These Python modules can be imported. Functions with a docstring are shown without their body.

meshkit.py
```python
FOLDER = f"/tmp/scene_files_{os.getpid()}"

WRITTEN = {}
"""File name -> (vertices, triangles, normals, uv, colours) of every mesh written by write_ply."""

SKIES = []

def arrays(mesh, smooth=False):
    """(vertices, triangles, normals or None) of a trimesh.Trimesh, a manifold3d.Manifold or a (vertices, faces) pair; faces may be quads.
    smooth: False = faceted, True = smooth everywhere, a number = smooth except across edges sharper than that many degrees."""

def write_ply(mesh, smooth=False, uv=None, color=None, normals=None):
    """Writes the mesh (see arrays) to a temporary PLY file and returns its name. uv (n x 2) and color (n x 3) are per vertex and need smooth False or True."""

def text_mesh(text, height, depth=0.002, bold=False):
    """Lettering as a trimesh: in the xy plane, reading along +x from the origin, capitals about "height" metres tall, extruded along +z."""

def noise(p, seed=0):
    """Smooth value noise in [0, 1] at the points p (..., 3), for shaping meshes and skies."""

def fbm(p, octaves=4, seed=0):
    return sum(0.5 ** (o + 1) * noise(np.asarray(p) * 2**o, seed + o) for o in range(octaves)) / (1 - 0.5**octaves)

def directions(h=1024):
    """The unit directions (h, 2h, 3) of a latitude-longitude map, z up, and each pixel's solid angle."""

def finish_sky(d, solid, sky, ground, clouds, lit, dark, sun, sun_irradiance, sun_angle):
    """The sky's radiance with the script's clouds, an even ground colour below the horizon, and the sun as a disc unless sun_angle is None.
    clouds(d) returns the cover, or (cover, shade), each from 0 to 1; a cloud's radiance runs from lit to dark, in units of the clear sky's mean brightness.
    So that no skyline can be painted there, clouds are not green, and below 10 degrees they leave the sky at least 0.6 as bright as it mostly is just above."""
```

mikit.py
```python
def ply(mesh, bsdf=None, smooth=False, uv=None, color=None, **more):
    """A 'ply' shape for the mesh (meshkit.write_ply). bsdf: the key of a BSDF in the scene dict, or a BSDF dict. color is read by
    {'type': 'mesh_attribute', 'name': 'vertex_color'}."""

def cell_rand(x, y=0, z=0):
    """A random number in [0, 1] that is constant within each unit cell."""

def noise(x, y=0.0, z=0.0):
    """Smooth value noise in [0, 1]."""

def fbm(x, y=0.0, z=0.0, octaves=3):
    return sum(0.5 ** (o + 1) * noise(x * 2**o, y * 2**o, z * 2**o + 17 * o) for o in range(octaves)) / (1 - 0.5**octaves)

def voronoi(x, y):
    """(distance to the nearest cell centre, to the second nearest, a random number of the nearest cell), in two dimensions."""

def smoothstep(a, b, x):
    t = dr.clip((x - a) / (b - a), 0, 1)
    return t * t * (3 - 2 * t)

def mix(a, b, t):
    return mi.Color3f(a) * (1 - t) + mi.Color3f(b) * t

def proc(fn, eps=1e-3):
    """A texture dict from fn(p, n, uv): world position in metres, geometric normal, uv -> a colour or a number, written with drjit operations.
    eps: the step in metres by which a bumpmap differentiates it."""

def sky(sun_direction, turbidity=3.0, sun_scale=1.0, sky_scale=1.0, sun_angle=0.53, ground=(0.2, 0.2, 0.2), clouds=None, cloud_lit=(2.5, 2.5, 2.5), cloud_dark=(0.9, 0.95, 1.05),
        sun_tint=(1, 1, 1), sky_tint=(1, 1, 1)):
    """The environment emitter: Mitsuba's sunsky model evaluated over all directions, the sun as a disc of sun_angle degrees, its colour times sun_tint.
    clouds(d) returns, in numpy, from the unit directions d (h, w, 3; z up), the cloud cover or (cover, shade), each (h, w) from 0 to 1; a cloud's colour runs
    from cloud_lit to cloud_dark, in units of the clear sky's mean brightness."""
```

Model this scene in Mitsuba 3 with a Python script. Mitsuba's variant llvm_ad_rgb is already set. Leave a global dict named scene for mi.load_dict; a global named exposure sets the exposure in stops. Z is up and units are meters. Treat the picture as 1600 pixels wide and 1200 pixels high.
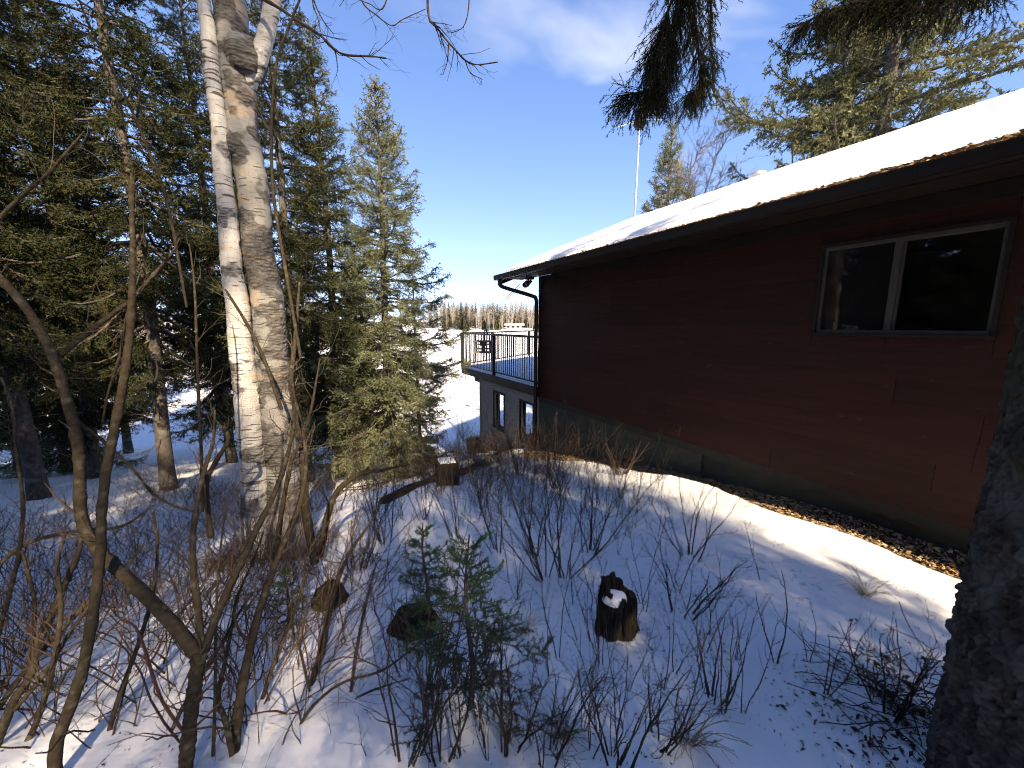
import math
import numpy as np
import drjit as dr
import mitsuba as mi
import mikit
import meshkit
from mikit import proc, noise, fbm, voronoi, smoothstep, mix, ply
from scipy.interpolate import RBFInterpolator

T = mi.ScalarTransform4f
scene, labels = {}, {}

# ------------------------------------------------------------------ camera, sky, exposure
F, PITCH = 600.0, math.radians(8.72)            # focal length in pixels of a 1600 wide picture; eye at the origin, z up, y forward
CP, SP = math.cos(PITCH), math.sin(PITCH)
scene['camera'] = {'type': 'perspective', 'fov': math.degrees(2 * math.atan(800 / F)), 'fov_axis': 'x', 'near_clip': 0.05, 'far_clip': 6000.0,
                   'to_world': T().look_at(origin=[0, 0, 0], target=[0, CP, -SP], up=[0, 0, 1])}
SUN_AZ, SUN_EL = math.radians(157.3), math.radians(33.0)
SUN = [math.sin(SUN_AZ) * math.cos(SUN_EL), math.cos(SUN_AZ) * math.cos(SUN_EL), math.sin(SUN_EL)]


def clouds(d):
    q = np.stack([d[..., 0] / (d[..., 2] + 0.25), d[..., 1] / (d[..., 2] + 0.25), 0 * d[..., 2]], -1) + np.array([251.6, 129.2, 68.0])
    w = meshkit.fbm(q * 1.3 + 3.1, 3, 5)
    a = meshkit.fbm(q * np.array([2.6, 3.4, 1]) + 2.0 * w[..., None], 6, 11)
    b = meshkit.fbm(q * 1.1 + 7, 2, 23)
    veil = 0.05 * np.exp(-np.maximum(d[..., 2], 0) / 0.10)
    return np.clip(np.clip((a - 0.585) * 3.0, 0, 1) * np.clip((b - 0.51) * 5, 0, 1) * 0.7 + veil, 0, 1)


scene['sky'] = mikit.sky(SUN, turbidity=2.6, clouds=clouds, cloud_lit=(2.3, 2.3, 2.35), ground=(0.55, 0.57, 0.6), sky_scale=0.62, sky_tint=(1.10, 1.05, 1.27))
exposure = 3.2

# ------------------------------------------------------------------ helpers


def rng_of(seed):
    return np.random.default_rng(seed)


def put(key, label=None, category=None, group=None, kind=None):
    e = labels.setdefault(key, {})
    for k, v in (('label', label), ('category', category), ('group', group), ('kind', kind)):
        if v:
            e[k] = v
    return key


USED = {}


def numbered(key):
    n = USED.get(key, -1) + 1
    USED[key] = n
    return key if n == 0 else f'{key}_{n:03d}'


def add(key, mesh, mat, smooth=False, color=None, **more):
    """One entry of the scene; a taken key gets the next number."""
    key = numbered(key)
    scene[key] = ply(mesh, mat, smooth=smooth, color=color, **more)
    return key


def join(parts):
    vs, fs, n = [], [], 0
    for v, f in parts:
        vs.append(np.asarray(v, float))
        fs.append(np.asarray(f) + n)
        n += len(v)
    return np.vstack(vs), np.vstack(fs)


def join_c(parts):
    v, f = join([(p[0], p[1]) for p in parts])
    return v, f, np.vstack([np.broadcast_to(p[2], (len(p[0]), 3)) for p in parts])


def unit(a):
    return a / np.maximum(np.linalg.norm(a, axis=-1, keepdims=True), 1e-12)


def ray(px, py):
    x, y = (px - 800) / F, (600 - py) / F
    return np.array([x, CP + SP * y, -SP + CP * y])


def at(px, py, dist):
    """The place seen at a pixel of the 1600 x 1200 photograph, dist metres forward."""
    r = ray(px, py)
    return r * dist / r[1]


def tubes(P, R, k=5, rng=None):
    """Tubes along K paths of M points: P (K, M, 3), R (K, M)."""
    P, R = np.asarray(P, float), np.asarray(R, float)
    K, M, _ = P.shape
    t = unit(np.gradient(P, axis=1))
    ref = np.where(np.abs(t[:, :1, 2:]) < 0.8, [0, 0, 1.0], [1.0, 0, 0])
    u = unit(np.cross(t, ref))
    w = np.cross(t, u)
    a = np.arange(k) * 2 * np.pi / k
    ring = u[:, :, None] * np.cos(a)[:, None] + w[:, :, None] * np.sin(a)[:, None]
    V = (P[:, :, None] + ring * R[:, :, None, None]).reshape(-1, 3)
    i = np.arange(K)[:, None, None] * M * k + np.arange(M - 1)[None, :, None] * k
    j, j2 = np.arange(k)[None, None], (np.arange(k)[None, None] + 1) % k
    a0, a1, b0, b1 = i + j, i + j2, i + k + j, i + k + j2
    Fc = np.stack([np.stack([a0, a1, b1], -1), np.stack([a0, b1, b0], -1)], -2).reshape(-1, 3)
    return V, Fc


def solid_tube(P, R, k=12):
    """One tube with both ends closed."""
    V, Fc = tubes(np.asarray(P)[None], np.asarray(R)[None], k)
    n = len(V)
    V = np.vstack([V, P[0], P[-1]])
    j = np.arange(k)
    return V, np.vstack([Fc, np.stack([np.full(k, n), (j + 1) % k, j], 1), np.stack([np.full(k, n + 1), n - k + j, n - k + (j + 1) % k], 1)])


def spline(pts, n):
    """Smooth path of n points through pts (m, d)."""
    pts = np.asarray(pts, float)
    m = len(pts)
    p = np.vstack([2 * pts[0] - pts[1], pts, 2 * pts[-1] - pts[-2]])
    u = np.linspace(0, m - 1 - 1e-9, n)
    i = u.astype(int)
    t = (u - i)[:, None]
    a, b, c, d = p[i], p[i + 1], p[i + 2], p[i + 3]
    return 0.5 * ((2 * b) + (c - a) * t + (2 * a - 5 * b + 4 * c - d) * t ** 2 + (3 * b - a - 3 * c + d) * t ** 3)


def paths(rng, start, direc, length, M, wobble=0.2, lift=0.0):
    """K wandering paths; lift bends them up (or down)."""
    K = len(start)
    P = np.empty((K, M, 3))
    P[:, 0] = start
    d = unit(direc)
    step = (np.asarray(length) / (M - 1))[:, None]
    for m in range(1, M):
        P[:, m] = P[:, m - 1] + d * step
        d = unit(d + rng.normal(0, wobble, (K, 3)) + [0, 0, lift])
    return P


def sample(P, R, which, t):
    """Points, tangents and radii on the paths P at fractions t."""
    M = P.shape[1]
    x = np.clip(t, 0, 1) * (M - 1)
    i = np.minimum(x.astype(int), M - 2)
    f = (x - i)[:, None]
    a, b = P[which, i], P[which, i + 1]
    return a + (b - a) * f, unit(b - a), R[which, i] + (R[which, i + 1] - R[which, i]) * f[:, 0]


def side_dirs(rng, tan, spread):
    """Directions leaving tan at the angle spread (radians), anywhere round it."""
    a = unit(np.cross(tan, rng.normal(size=tan.shape)))
    s = np.asarray(spread)[..., None] if np.ndim(spread) else spread
    return unit(tan * np.cos(s) + a * np.sin(s))


def needles(rng, P, per, length, width, lean=0.9):
    """Thin pointed needles round the twigs P (K, M, 3); per of them on each twig."""
    K = len(P)
    which = np.repeat(np.arange(K), per)
    t = rng.random(len(which)) ** 0.9
    p, tan, _ = sample(P, np.zeros(P.shape[:2]), which, t)
    out = unit(np.cross(tan, rng.normal(size=tan.shape)))
    d = unit(tan * lean + out)
    side = unit(np.cross(d, rng.normal(size=d.shape)))
    L = (length * rng.uniform(0.7, 1.15, len(p)))[:, None]
    V = np.stack([p - side * width / 2, p + side * width / 2, p + d * L], 1).reshape(-1, 3)
    return V, np.arange(len(V)).reshape(-1, 3), which


def lattice(nu, nv, close_u=False):
    """Triangles of a grid of nv rows with nu columns each."""
    i = np.arange(nv - 1)[:, None] * nu
    j = np.arange(nu if close_u else nu - 1)[None]
    a, b = i + j, i + (j + 1) % nu
    return np.stack([np.stack([a, b, b + nu], -1), np.stack([a, b + nu, a + nu], -1)], -2).reshape(-1, 3)


BOX_F = np.array([[0, 2, 3], [0, 3, 1], [4, 5, 7], [4, 7, 6], [0, 1, 5], [0, 5, 4], [2, 6, 7], [2, 7, 3], [0, 4, 6], [0, 6, 2], [1, 3, 7], [1, 7, 5]])


def box(x0, x1, y0, y1, z0, z1):
    v = np.array([[x, y, z] for x in (x0, x1) for y in (y0, y1) for z in (z0, z1)], float)
    f = BOX_F.copy()
    # outward orientation
    c = v.mean(0)
    n = np.cross(v[f[:, 1]] - v[f[:, 0]], v[f[:, 2]] - v[f[:, 0]])
    bad = ((v[f].mean(1) - c) * n).sum(1) < 0
    f[bad] = f[bad][:, ::-1]
    return v, f


# the house's own axes: s along the long wall towards the lake, D away from the eye, z up
TH = math.radians(-27.8)
TS = np.array([math.sin(TH), math.cos(TH), 0])
NS = np.array([math.cos(TH), -math.sin(TH), 0])


def H(s, D, z):
    return np.asarray(s)[..., None] * TS + np.asarray(D)[..., None] * NS + np.asarray(z)[..., None] * [0, 0, 1.0]


def to_house(m):
    v, f = m
    return H(v[:, 0], v[:, 1], v[:, 2]), np.asarray(f)[:, ::-1]


def hbox(*a):
    return to_house(box(*a))


def hprism(profile, s0, s1):
    """A convex profile of (D, z) points, drawn out from s0 to s1."""
    p = np.asarray(profile, float)
    n = len(p)
    v = np.vstack([np.column_stack([np.full(n, s), p]) for s in (s0, s1)])
    j = np.arange(n)
    k = (j + 1) % n
    f = np.vstack([np.stack([j, k, k + n], 1), np.stack([j, k + n, j + n], 1),
                   np.stack([np.zeros(n - 2, int), j[2:], j[1:-1]], 1), np.stack([np.full(n - 2, n), j[1:-1] + n, j[2:] + n], 1)])
    area = (p[:, 0] * np.roll(p[:, 1], -1) - np.roll(p[:, 0], -1) * p[:, 1]).sum()
    if area < 0:
        f = f[:, ::-1]
    return to_house((v, f[:, ::-1]))


# ------------------------------------------------------------------ the lie of the land
LAKE_Z = -5.5
_pts = [(0, 0, -1.6), (0, 1.17, -1.62), (0.57, 1.82, -1.68), (-0.18, 1.4, -1.64), (-0.38, 1.86, -1.72), (-2.27, 3.39, -2.22), (1.62, 0.92, -1.6),
        (0.8, 3.2, -1.82), (1.6, 2.6, -1.74), (-0.6, 3.4, -2.0), (-1.99, 1.25, -1.78), (-4.54, 3.11, -2.55), (-6.14, 6.31, -3.2), (-3.2, 5.2, -2.75),
        (-1.91, 6.04, -2.66), (-1.13, 6.48, -2.58), (0.0, 6.2, -2.38), (0.3, 7.6, -2.62), (-0.5, 8.2, -2.95), (-2.2, 7.0, -3.15), (-1.4, 7.8, -3.15),
        (-3, 9, -3.75), (-8, 9, -3.8), (-12, 8, -3.7), (-12, 3, -2.9), (-8, 0, -2.3), (-6, -6, -1.9), (0, -8, -1.5), (8, -8, -1.4), (0, -3, -1.55), (4, -3, -1.5),
        (-1.0, 11.5, -4.0), (-2.0, 13, -4.6), (0, 15, -4.9), (-8, 15, -4.9), (0, 19, -5.5), (-14, 18, -5.6), (12, 20, -5.6), (0, 26, -6.3), (-14, 26, -6.3), (14, 28, -6.3),
        (14, 5, -1.8), (12, -2, -1.5), (15, 12, -3.2), (-22, 8, -4.2), (-22, -8, -2.5), (0, -22, -1.3), (22, -15, -1.2), (25, 10, -2.4), (-25, 24, -6.3), (26, 28, -6.0)]
for _s, _z in ((-3, -1.68), (0, -1.74), (1, -1.79), (2.5, -1.92), (4, -2.14), (5.5, -2.42), (7.2, -2.85), (9, -3.4), (10.65, -4.0)):
    for _D, _o in ((3.9, 0.0), (4.6, -0.02)):
        if _D < 4 and _s > 6:
            continue
        _q = _s * TS + _D * NS
        _pts.append((_q[0], _q[1], _z + _o))
_pts = np.array(_pts)
_rbf = RBFInterpolator(_pts[:, :2], _pts[:, 2], kernel='thin_plate_spline', smoothing=0.02)


def soil_z(x, y):
    x, y = np.broadcast_arrays(np.asarray(x, float), np.asarray(y, float))
    xy = np.stack([np.clip(x, -26, 27), np.clip(y, -23, 28)], -1).reshape(-1, 2)
    z = np.concatenate([_rbf(xy[i:i + 40000]) for i in range(0, len(xy), 40000)]).reshape(x.shape)
    return np.clip(z, -6.6, 0.5)


def snow_edge(s):
    s = np.asarray(s, float)
    w = meshkit.fbm(np.stack([s * 1.3, s * 0, s * 0], -1), 4, 3) - 0.5
    return np.interp(s, [-4, 0.5, 2.0, 2.7, 3.3, 5.0, 6.0, 7.5], [3.95, 3.9, 3.93, 4.1, 4.12, 3.95, 3.6, 3.9]) + 0.22 * w


def ground_z(x, y):
    """The snow's surface."""
    x, y = np.broadcast_arrays(np.asarray(x, float), np.asarray(y, float))
    z = soil_z(x, y)
    p = np.stack([x, y, 0 * x], -1)
    far = np.clip((np.hypot(x, y) - 1) / 6, 0, 1)
    z = z + (meshkit.fbm(p * 0.8, 3, 41) - 0.5) * (0.10 + 0.12 * far) + (meshkit.fbm(p * 2.6, 2, 42) - 0.5) * 0.040 + (meshkit.fbm(p * 6.3, 2, 44) - 0.5) * 0.020
    left = np.clip((-0.6 - x) / 1.2, 0, 1) * np.clip((7 - np.hypot(x, y)) / 4, 0, 1)
    z = z + left * (np.abs(meshkit.fbm(p * np.array([2.6, 1.6, 1]), 3, 43) - 0.5)) * 0.22
    s, D = x * TS[0] + y * TS[1], x * NS[0] + y * NS[1]
    on = (s > -6) & (s < 7.6) & (D < 12)
    k = np.clip((D - snow_edge(s)) / 0.10, 0, 1)
    return z - np.where(on, k * k * (3 - 2 * k) * 0.17, 0) + 0.045


def drop(px, py, lift=0.0):
    """Where the line of sight through a pixel meets the snow."""
    r = ray(px, py)
    ts = np.linspace(0.6, 40, 1600)
    q = r[None] * ts[:, None]
    below = q[:, 2] < ground_z(q[:, 0], q[:, 1])
    i = int(np.argmax(below)) if below.any() else len(ts) - 1
    p = q[i].copy()
    p[2] = ground_z(p[0], p[1]) + lift
    return p


# ------------------------------------------------------------------ materials


def plain(color, rough=0.8, **more):
    return {'type': 'twosided', 'bsdf': {'type': 'principled', 'base_color': color if isinstance(color, dict) else {'type': 'rgb', 'value': list(color)}, 'roughness': rough, 'specular': more.pop('specular', 0.3), **more}}


def bumped(inner, fn, scale=1.0, eps=1e-3):
    return {'type': 'twosided', 'bsdf': {'type': 'bumpmap', 'bump': proc(fn, eps), 'scale': scale, 'bsdf': inner}}


def snow_color(p, n, uv):
    g = fbm(p.x * 3, p.y * 3, p.z * 3, 3)
    f = noise(p.x * 60, p.y * 60, p.z * 60)
    c = mix((0.86, 0.87, 0.885), (0.94, 0.942, 0.945), dr.clip(0.3 + 0.55 * g + 0.25 * f, 0, 1))
    dirt = smoothstep(0.50, 0.68, fbm(p.x * 1.7 + 5, p.y * 1.7, p.z * 1.7, 3)) * smoothstep(0.55, 0.82, noise(p.x * 42, p.y * 42, p.z * 42 + 7))
    return mix(c, (0.36, 0.31, 0.25), dirt * 0.45)


def snow_bump(p, n, uv):
    return fbm(p.x * 9, p.y * 9, p.z * 9, 3) * 0.010 + fbm(p.x * 38, p.y * 38, p.z * 38, 2) * 0.0045 + noise(p.x * 120, p.y * 120, p.z * 120) * 0.0010


scene['snow_mat'] = bumped({'type': 'diffuse', 'reflectance': proc(snow_color)}, snow_bump, 1.0, 2e-3)


def lake_color(p, n, uv):
    g = fbm(p.x * 0.05, p.y * 0.12, 0.0, 4)
    return mix((0.86, 0.865, 0.875), (0.94, 0.94, 0.94), g)


scene['lake_mat'] = {'type': 'twosided', 'bsdf': {'type': 'diffuse', 'reflectance': proc(lake_color)}}


def soil_color(p, n, uv):
    g = fbm(p.x * 12, p.y * 12, p.z * 12, 4)
    return mix((0.035, 0.024, 0.016), (0.13, 0.09, 0.055), g)


scene['soil_mat'] = bumped({'type': 'diffuse', 'reflectance': proc(soil_color)}, lambda p, n, uv: fbm(p.x * 40, p.y * 40, p.z * 40, 3) * 0.02, 1.0, 2e-3)


def board_paint(base, worn):
    def fn(p, n, uv):
        s = p.x * float(TS[0]) + p.y * float(TS[1])
        g = fbm(s * 2.5, p.z * 55, 3.0, 3)
        w = fbm(s * 7, p.z * 30, 9.0, 4)
        c = mix([x * 0.75 for x in base], [x * 1.25 for x in base], g)
        return mix(c, worn, smoothstep(0.80, 0.88, w) * 0.6)
    return fn


for _i, _b in enumerate(((0.033, 0.0084, 0.0046), (0.029, 0.0076, 0.0042), (0.037, 0.0097, 0.0053))):
    scene[f'red_board_mat_{_i}'] = plain(proc(board_paint(_b, (0.06, 0.04, 0.03))), 0.62)
scene['grey_siding_mat'] = plain(proc(board_paint((0.285, 0.27, 0.25), (0.36, 0.345, 0.325))), 0.6)
scene['dark_trim_mat'] = plain(proc(board_paint((0.014, 0.0095, 0.007), (0.045, 0.033, 0.024))), 0.6)
scene['brown_trim_mat'] = plain(proc(board_paint((0.045, 0.033, 0.026), (0.10, 0.08, 0.065))), 0.6)


def concrete(p, n, uv):
    g = fbm(p.x * 5, p.y * 5, p.z * 5, 4)
    return mix((0.030, 0.037, 0.031), (0.060, 0.070, 0.060), g)


scene['foundation_mat'] = plain(proc(concrete), 0.85)
scene['sill_strip_mat'] = plain((0.032, 0.032, 0.026), 0.8)
scene['gutter_mat'] = plain((0.022, 0.016, 0.012), 0.45)
scene['frame_mat'] = plain((0.065, 0.062, 0.055), 0.5)
scene['glass_mat'] = {'type': 'thindielectric', 'int_ior': 1.5}
scene['dark_room_mat'] = plain((0.20, 0.15, 0.10), 0.8)
scene['dusty_glass_mat'] = {'type': 'blendbsdf', 'weight': proc(lambda p, n, uv: 0.52 + 0.16 * fbm(p.x * 9, p.y * 9, p.z * 9, 3)), 'a': {'type': 'thindielectric', 'int_ior': 1.5}, 'b': {'type': 'twosided', 'bsdf': {'type': 'diffuse', 'reflectance': {'type': 'rgb', 'value': [0.018, 0.018, 0.018]}}}}
scene['black_metal_mat'] = plain((0.018, 0.018, 0.02), 0.4)
scene['pale_metal_mat'] = plain((0.55, 0.56, 0.58), 0.4, metallic=0.6)
scene['pale_wood_mat'] = plain(proc(board_paint((0.30, 0.27, 0.23), (0.42, 0.39, 0.35))), 0.8)
scene['feeder_wood_mat'] = plain(proc(board_paint((0.16, 0.14, 0.115), (0.24, 0.21, 0.18))), 0.8)
scene['vertex_mat'] = {'type': 'twosided', 'bsdf': {'type': 'diffuse', 'reflectance': {'type': 'mesh_attribute', 'name': 'vertex_color'}}}
scene['needle_mat'] = {'type': 'principledthin', 'base_color': {'type': 'mesh_attribute', 'name': 'vertex_color'}, 'roughness': 0.55, 'diff_trans': 0.35, 'spec_trans': 0.0}


def birch_bark(dark, scar):
    def fn(p, n, uv):
        wob = fbm(p.x * 7, p.y * 7, p.z * 7, 2) * 0.06
        lent = noise(p.x * 11 + 3, p.y * 11, (p.z + wob) * 75)
        fine = noise(p.x * 26, p.y * 26 + 5, (p.z + wob) * 190)
        big = fbm(p.x * 5 + 9, p.y * 5, p.z * 4.5, 4)
        warm = fbm(p.x * 6, p.y * 6, p.z * 9 + 40, 3)
        size = fbm(p.x * 2.2, p.y * 2.2, p.z * 3.1 + 8, 2)
        c = mix([x * dark for x in (0.50, 0.48, 0.44)], [x * dark for x in (0.70, 0.69, 0.66)], warm)
        c = mix(c, (0.40, 0.29, 0.18), smoothstep(0.55, 0.72, warm) * 0.5)
        c = mix(c, (0.055, 0.047, 0.04), smoothstep(0.74, 0.80, lent * 0.72 + size * 0.42) * 0.85)
        c = mix(c, (0.12, 0.10, 0.085), smoothstep(0.70, 0.80, fine) * 0.5)
        crack = 0.35 + 0.65 * noise(p.x * 34, p.y * 34, p.z * 90)
        return mix(c, (0.04, 0.034, 0.03), smoothstep(scar, scar + 0.055, big) * crack)
    return fn


def birch_bump(p, n, uv):
    big = fbm(p.x * 5 + 9, p.y * 5, p.z * 4.5, 4)
    return smoothstep(0.52, 0.62, big) * 0.014 * noise(p.x * 40, p.y * 40, p.z * 60) + noise(p.x * 11 + 3, p.y * 11, p.z * 75) * 0.003


scene['birch_mat'] = bumped({'type': 'diffuse', 'reflectance': proc(birch_bark(.82, .575))}, birch_bump, 1.0, 2e-3)
scene['scarred_birch_mat'] = bumped({'type': 'diffuse', 'reflectance': proc(birch_bark(.42, .44))}, birch_bump, 1.0, 2e-3)


def bark_color(p, n, uv):
    g = fbm(p.x * 22, p.y * 22, p.z * 16, 4)
    l = fbm(p.x * 6 + 4, p.y * 6, p.z * 7, 4)
    c = mix((0.028, 0.023, 0.020), (0.15, 0.13, 0.115), g)
    return mix(c, (0.17, 0.18, 0.155), smoothstep(0.54, 0.70, l) * 0.6)


scene['bark_mat'] = bumped({'type': 'diffuse', 'reflectance': proc(bark_color)}, lambda p, n, uv: fbm(p.x * 30, p.y * 30, p.z * 22, 4) * 0.03, 1.0, 2e-3)


def stump_color(p, n, uv):
    g = fbm(p.x * 30, p.y * 30, p.z * 5, 4)
    m = fbm(p.x * 9, p.y * 9, p.z * 9 + 20, 3)
    c = mix((0.012, 0.011, 0.009), (0.062, 0.052, 0.041), g)
    return mix(c, (0.06, 0.065, 0.03), smoothstep(0.55, 0.68, m) * 0.6)


scene['stump_mat'] = bumped({'type': 'diffuse', 'reflectance': proc(stump_color)}, lambda p, n, uv: fbm(p.x * 45, p.y * 45, p.z * 9, 3) * 0.03, 1.0, 2e-3)


def twig_bark(p, n, uv):
    g = fbm(p.x * 70, p.y * 70, p.z * 70, 3)
    l = fbm(p.x * 34, p.y * 34, p.z * 34 + 5, 2)
    c = mix((0.020, 0.016, 0.012), (0.085, 0.068, 0.046), g)
    return mix(c, (0.15, 0.135, 0.095), smoothstep(0.60, 0.8, l) * 0.5)


scene['alder_mat'] = bumped({'type': 'diffuse', 'reflectance': proc(twig_bark)}, lambda p, n, uv: noise(p.x * 160, p.y * 160, p.z * 160) * 0.003, 1.0, 1e-3)

# ------------------------------------------------------------------ ground, lake, far shore


def axis(segs):
    out = [segs[0][0]]
    for a, b, step in segs:
        n = max(1, int(round((b - a) / step)))
        out += list(np.linspace(a, b, n + 1)[1:])
    return np.array(out)


gx = axis([(-400, -60, 68), (-60, -26, 8), (-26, -9, 0.8), (-9, -3.2, 0.12), (-3.2, 4.4, 0.045), (4.4, 8, 0.15), (8, 27, 1.2), (27, 60, 8), (60, 400, 68)])
gy = axis([(-400, -40, 72), (-40, -20, 5), (-20, -1, 0.9), (-1, 0.7, 0.15), (0.7, 5.6, 0.045), (5.6, 9.5, 0.09), (9.5, 16, 0.3), (16, 30, 1.0)])
X, Y = np.meshgrid(gx, gy)
Z = ground_z(X, Y)
Z = np.where(Y > 22, np.minimum(Z, LAKE_Z - 0.25), Z)
add('snow_ground', (np.stack([X, Y, Z], -1).reshape(-1, 3), lattice(len(gx), len(gy))), 'snow_mat', smooth=True)
put('snow_ground', 'snow covered slope falling away to the lake', kind='structure')

lx = axis([(-2500, -100, 300), (-100, 100, 10), (100, 2500, 300)])
ly = axis([(12, 60, 4), (60, 320, 20), (320, 900, 290)])
X, Y = np.meshgrid(lx, ly)
Z = LAKE_Z + 0.10 * (meshkit.fbm(np.stack([X * 0.08, Y * 0.15, 0 * X], -1), 3, 77) - 0.5)
add('frozen_lake', (np.stack([X, Y, Z], -1).reshape(-1, 3), lattice(len(lx), len(ly))), 'lake_mat', smooth=True)
put('frozen_lake', 'wide flat frozen lake under sunlit snow', kind='structure')


def shore_z(x, y):
    b = np.clip((y - 292 - 6 * np.sin(x * 0.03)) / 260, 0, 1)
    return LAKE_Z - 0.5 + 0.9 * np.clip((y - 288) / 10, 0, 1) + 11 * b ** 0.8 + 2.5 * meshkit.noise(np.stack([x * 0.012, y * 0.012, 0 * x], -1), 9) * b


sx, sy = axis([(-2500, -200, 230), (-200, 200, 10), (200, 2500, 230)]), axis([(284, 330, 6), (330, 900, 57)])
X, Y = np.meshgrid(sx, sy)
add('far_shore', (np.stack([X, Y, shore_z(X, Y)], -1).reshape(-1, 3), lattice(len(sx), len(sy))), 'lake_mat', smooth=True)
put('far_shore', 'low snowy far shore of the lake', kind='structure')

# bare strip of soil and fallen leaves under the eaves
ss, dd = axis([(-5, -0.5, 0.2), (-0.5, 7.6, 0.06)]), axis([(3.3, 4.62, 0.05)])
S_, D_ = np.meshgrid(ss, dd)
P_ = H(S_, D_, 0 * S_)
Z_ = soil_z(P_[..., 0], P_[..., 1]) + (meshkit.fbm(P_ * 0.8 * [1, 1, 0], 3, 41) - 0.5) * 0.16 + (meshkit.fbm(P_ * 9, 3, 8) - 0.5) * 0.035 - 0.035
P_[..., 2] = Z_


def strip_z(s, D):
    p = H(np.asarray(s), np.asarray(D), 0 * np.asarray(s))
    return soil_z(p[..., 0], p[..., 1]) + (meshkit.fbm(p * 0.8 * [1, 1, 0], 3, 41) - 0.5) * 0.16 + (meshkit.fbm(p * 9, 3, 8) - 0.5) * 0.035 - 0.035


add('bare_ground', (P_.reshape(-1, 3), lattice(len(ss), len(dd))[:, ::-1]), 'soil_mat', smooth=True)
put('bare_ground', 'dark bare soil under the eaves of the red wall', kind='structure')

# ------------------------------------------------------------------ the house
WD, S0, S1 = 4.5, -4.2, 7.23              # wall plane, its two ends
RED_Z0, RED_Z1 = -1.58, 1.03
put('house', 'dark red board house with a snow covered roof and a lower grey storey', 'house')
wz0, wz1, ws0, ws1 = -0.075, 0.735, 0.89, 2.01          # the window's opening
put('house__wall', 'dark red painted board wall in shade')
add('house__wall', join([hbox(S0, ws0, WD, WD + .12, RED_Z0, RED_Z1), hbox(ws1, S1, WD, WD + .12, RED_Z0, RED_Z1),
                         hbox(ws0, ws1, WD, WD + .12, RED_Z0, wz0), hbox(ws0, ws1, WD, WD + .12, wz1, RED_Z1)]), 'red_board_mat_1')
r = rng_of(5)
nc = 11
ch = (RED_Z1 - 0.13 - RED_Z0) / nc
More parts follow.
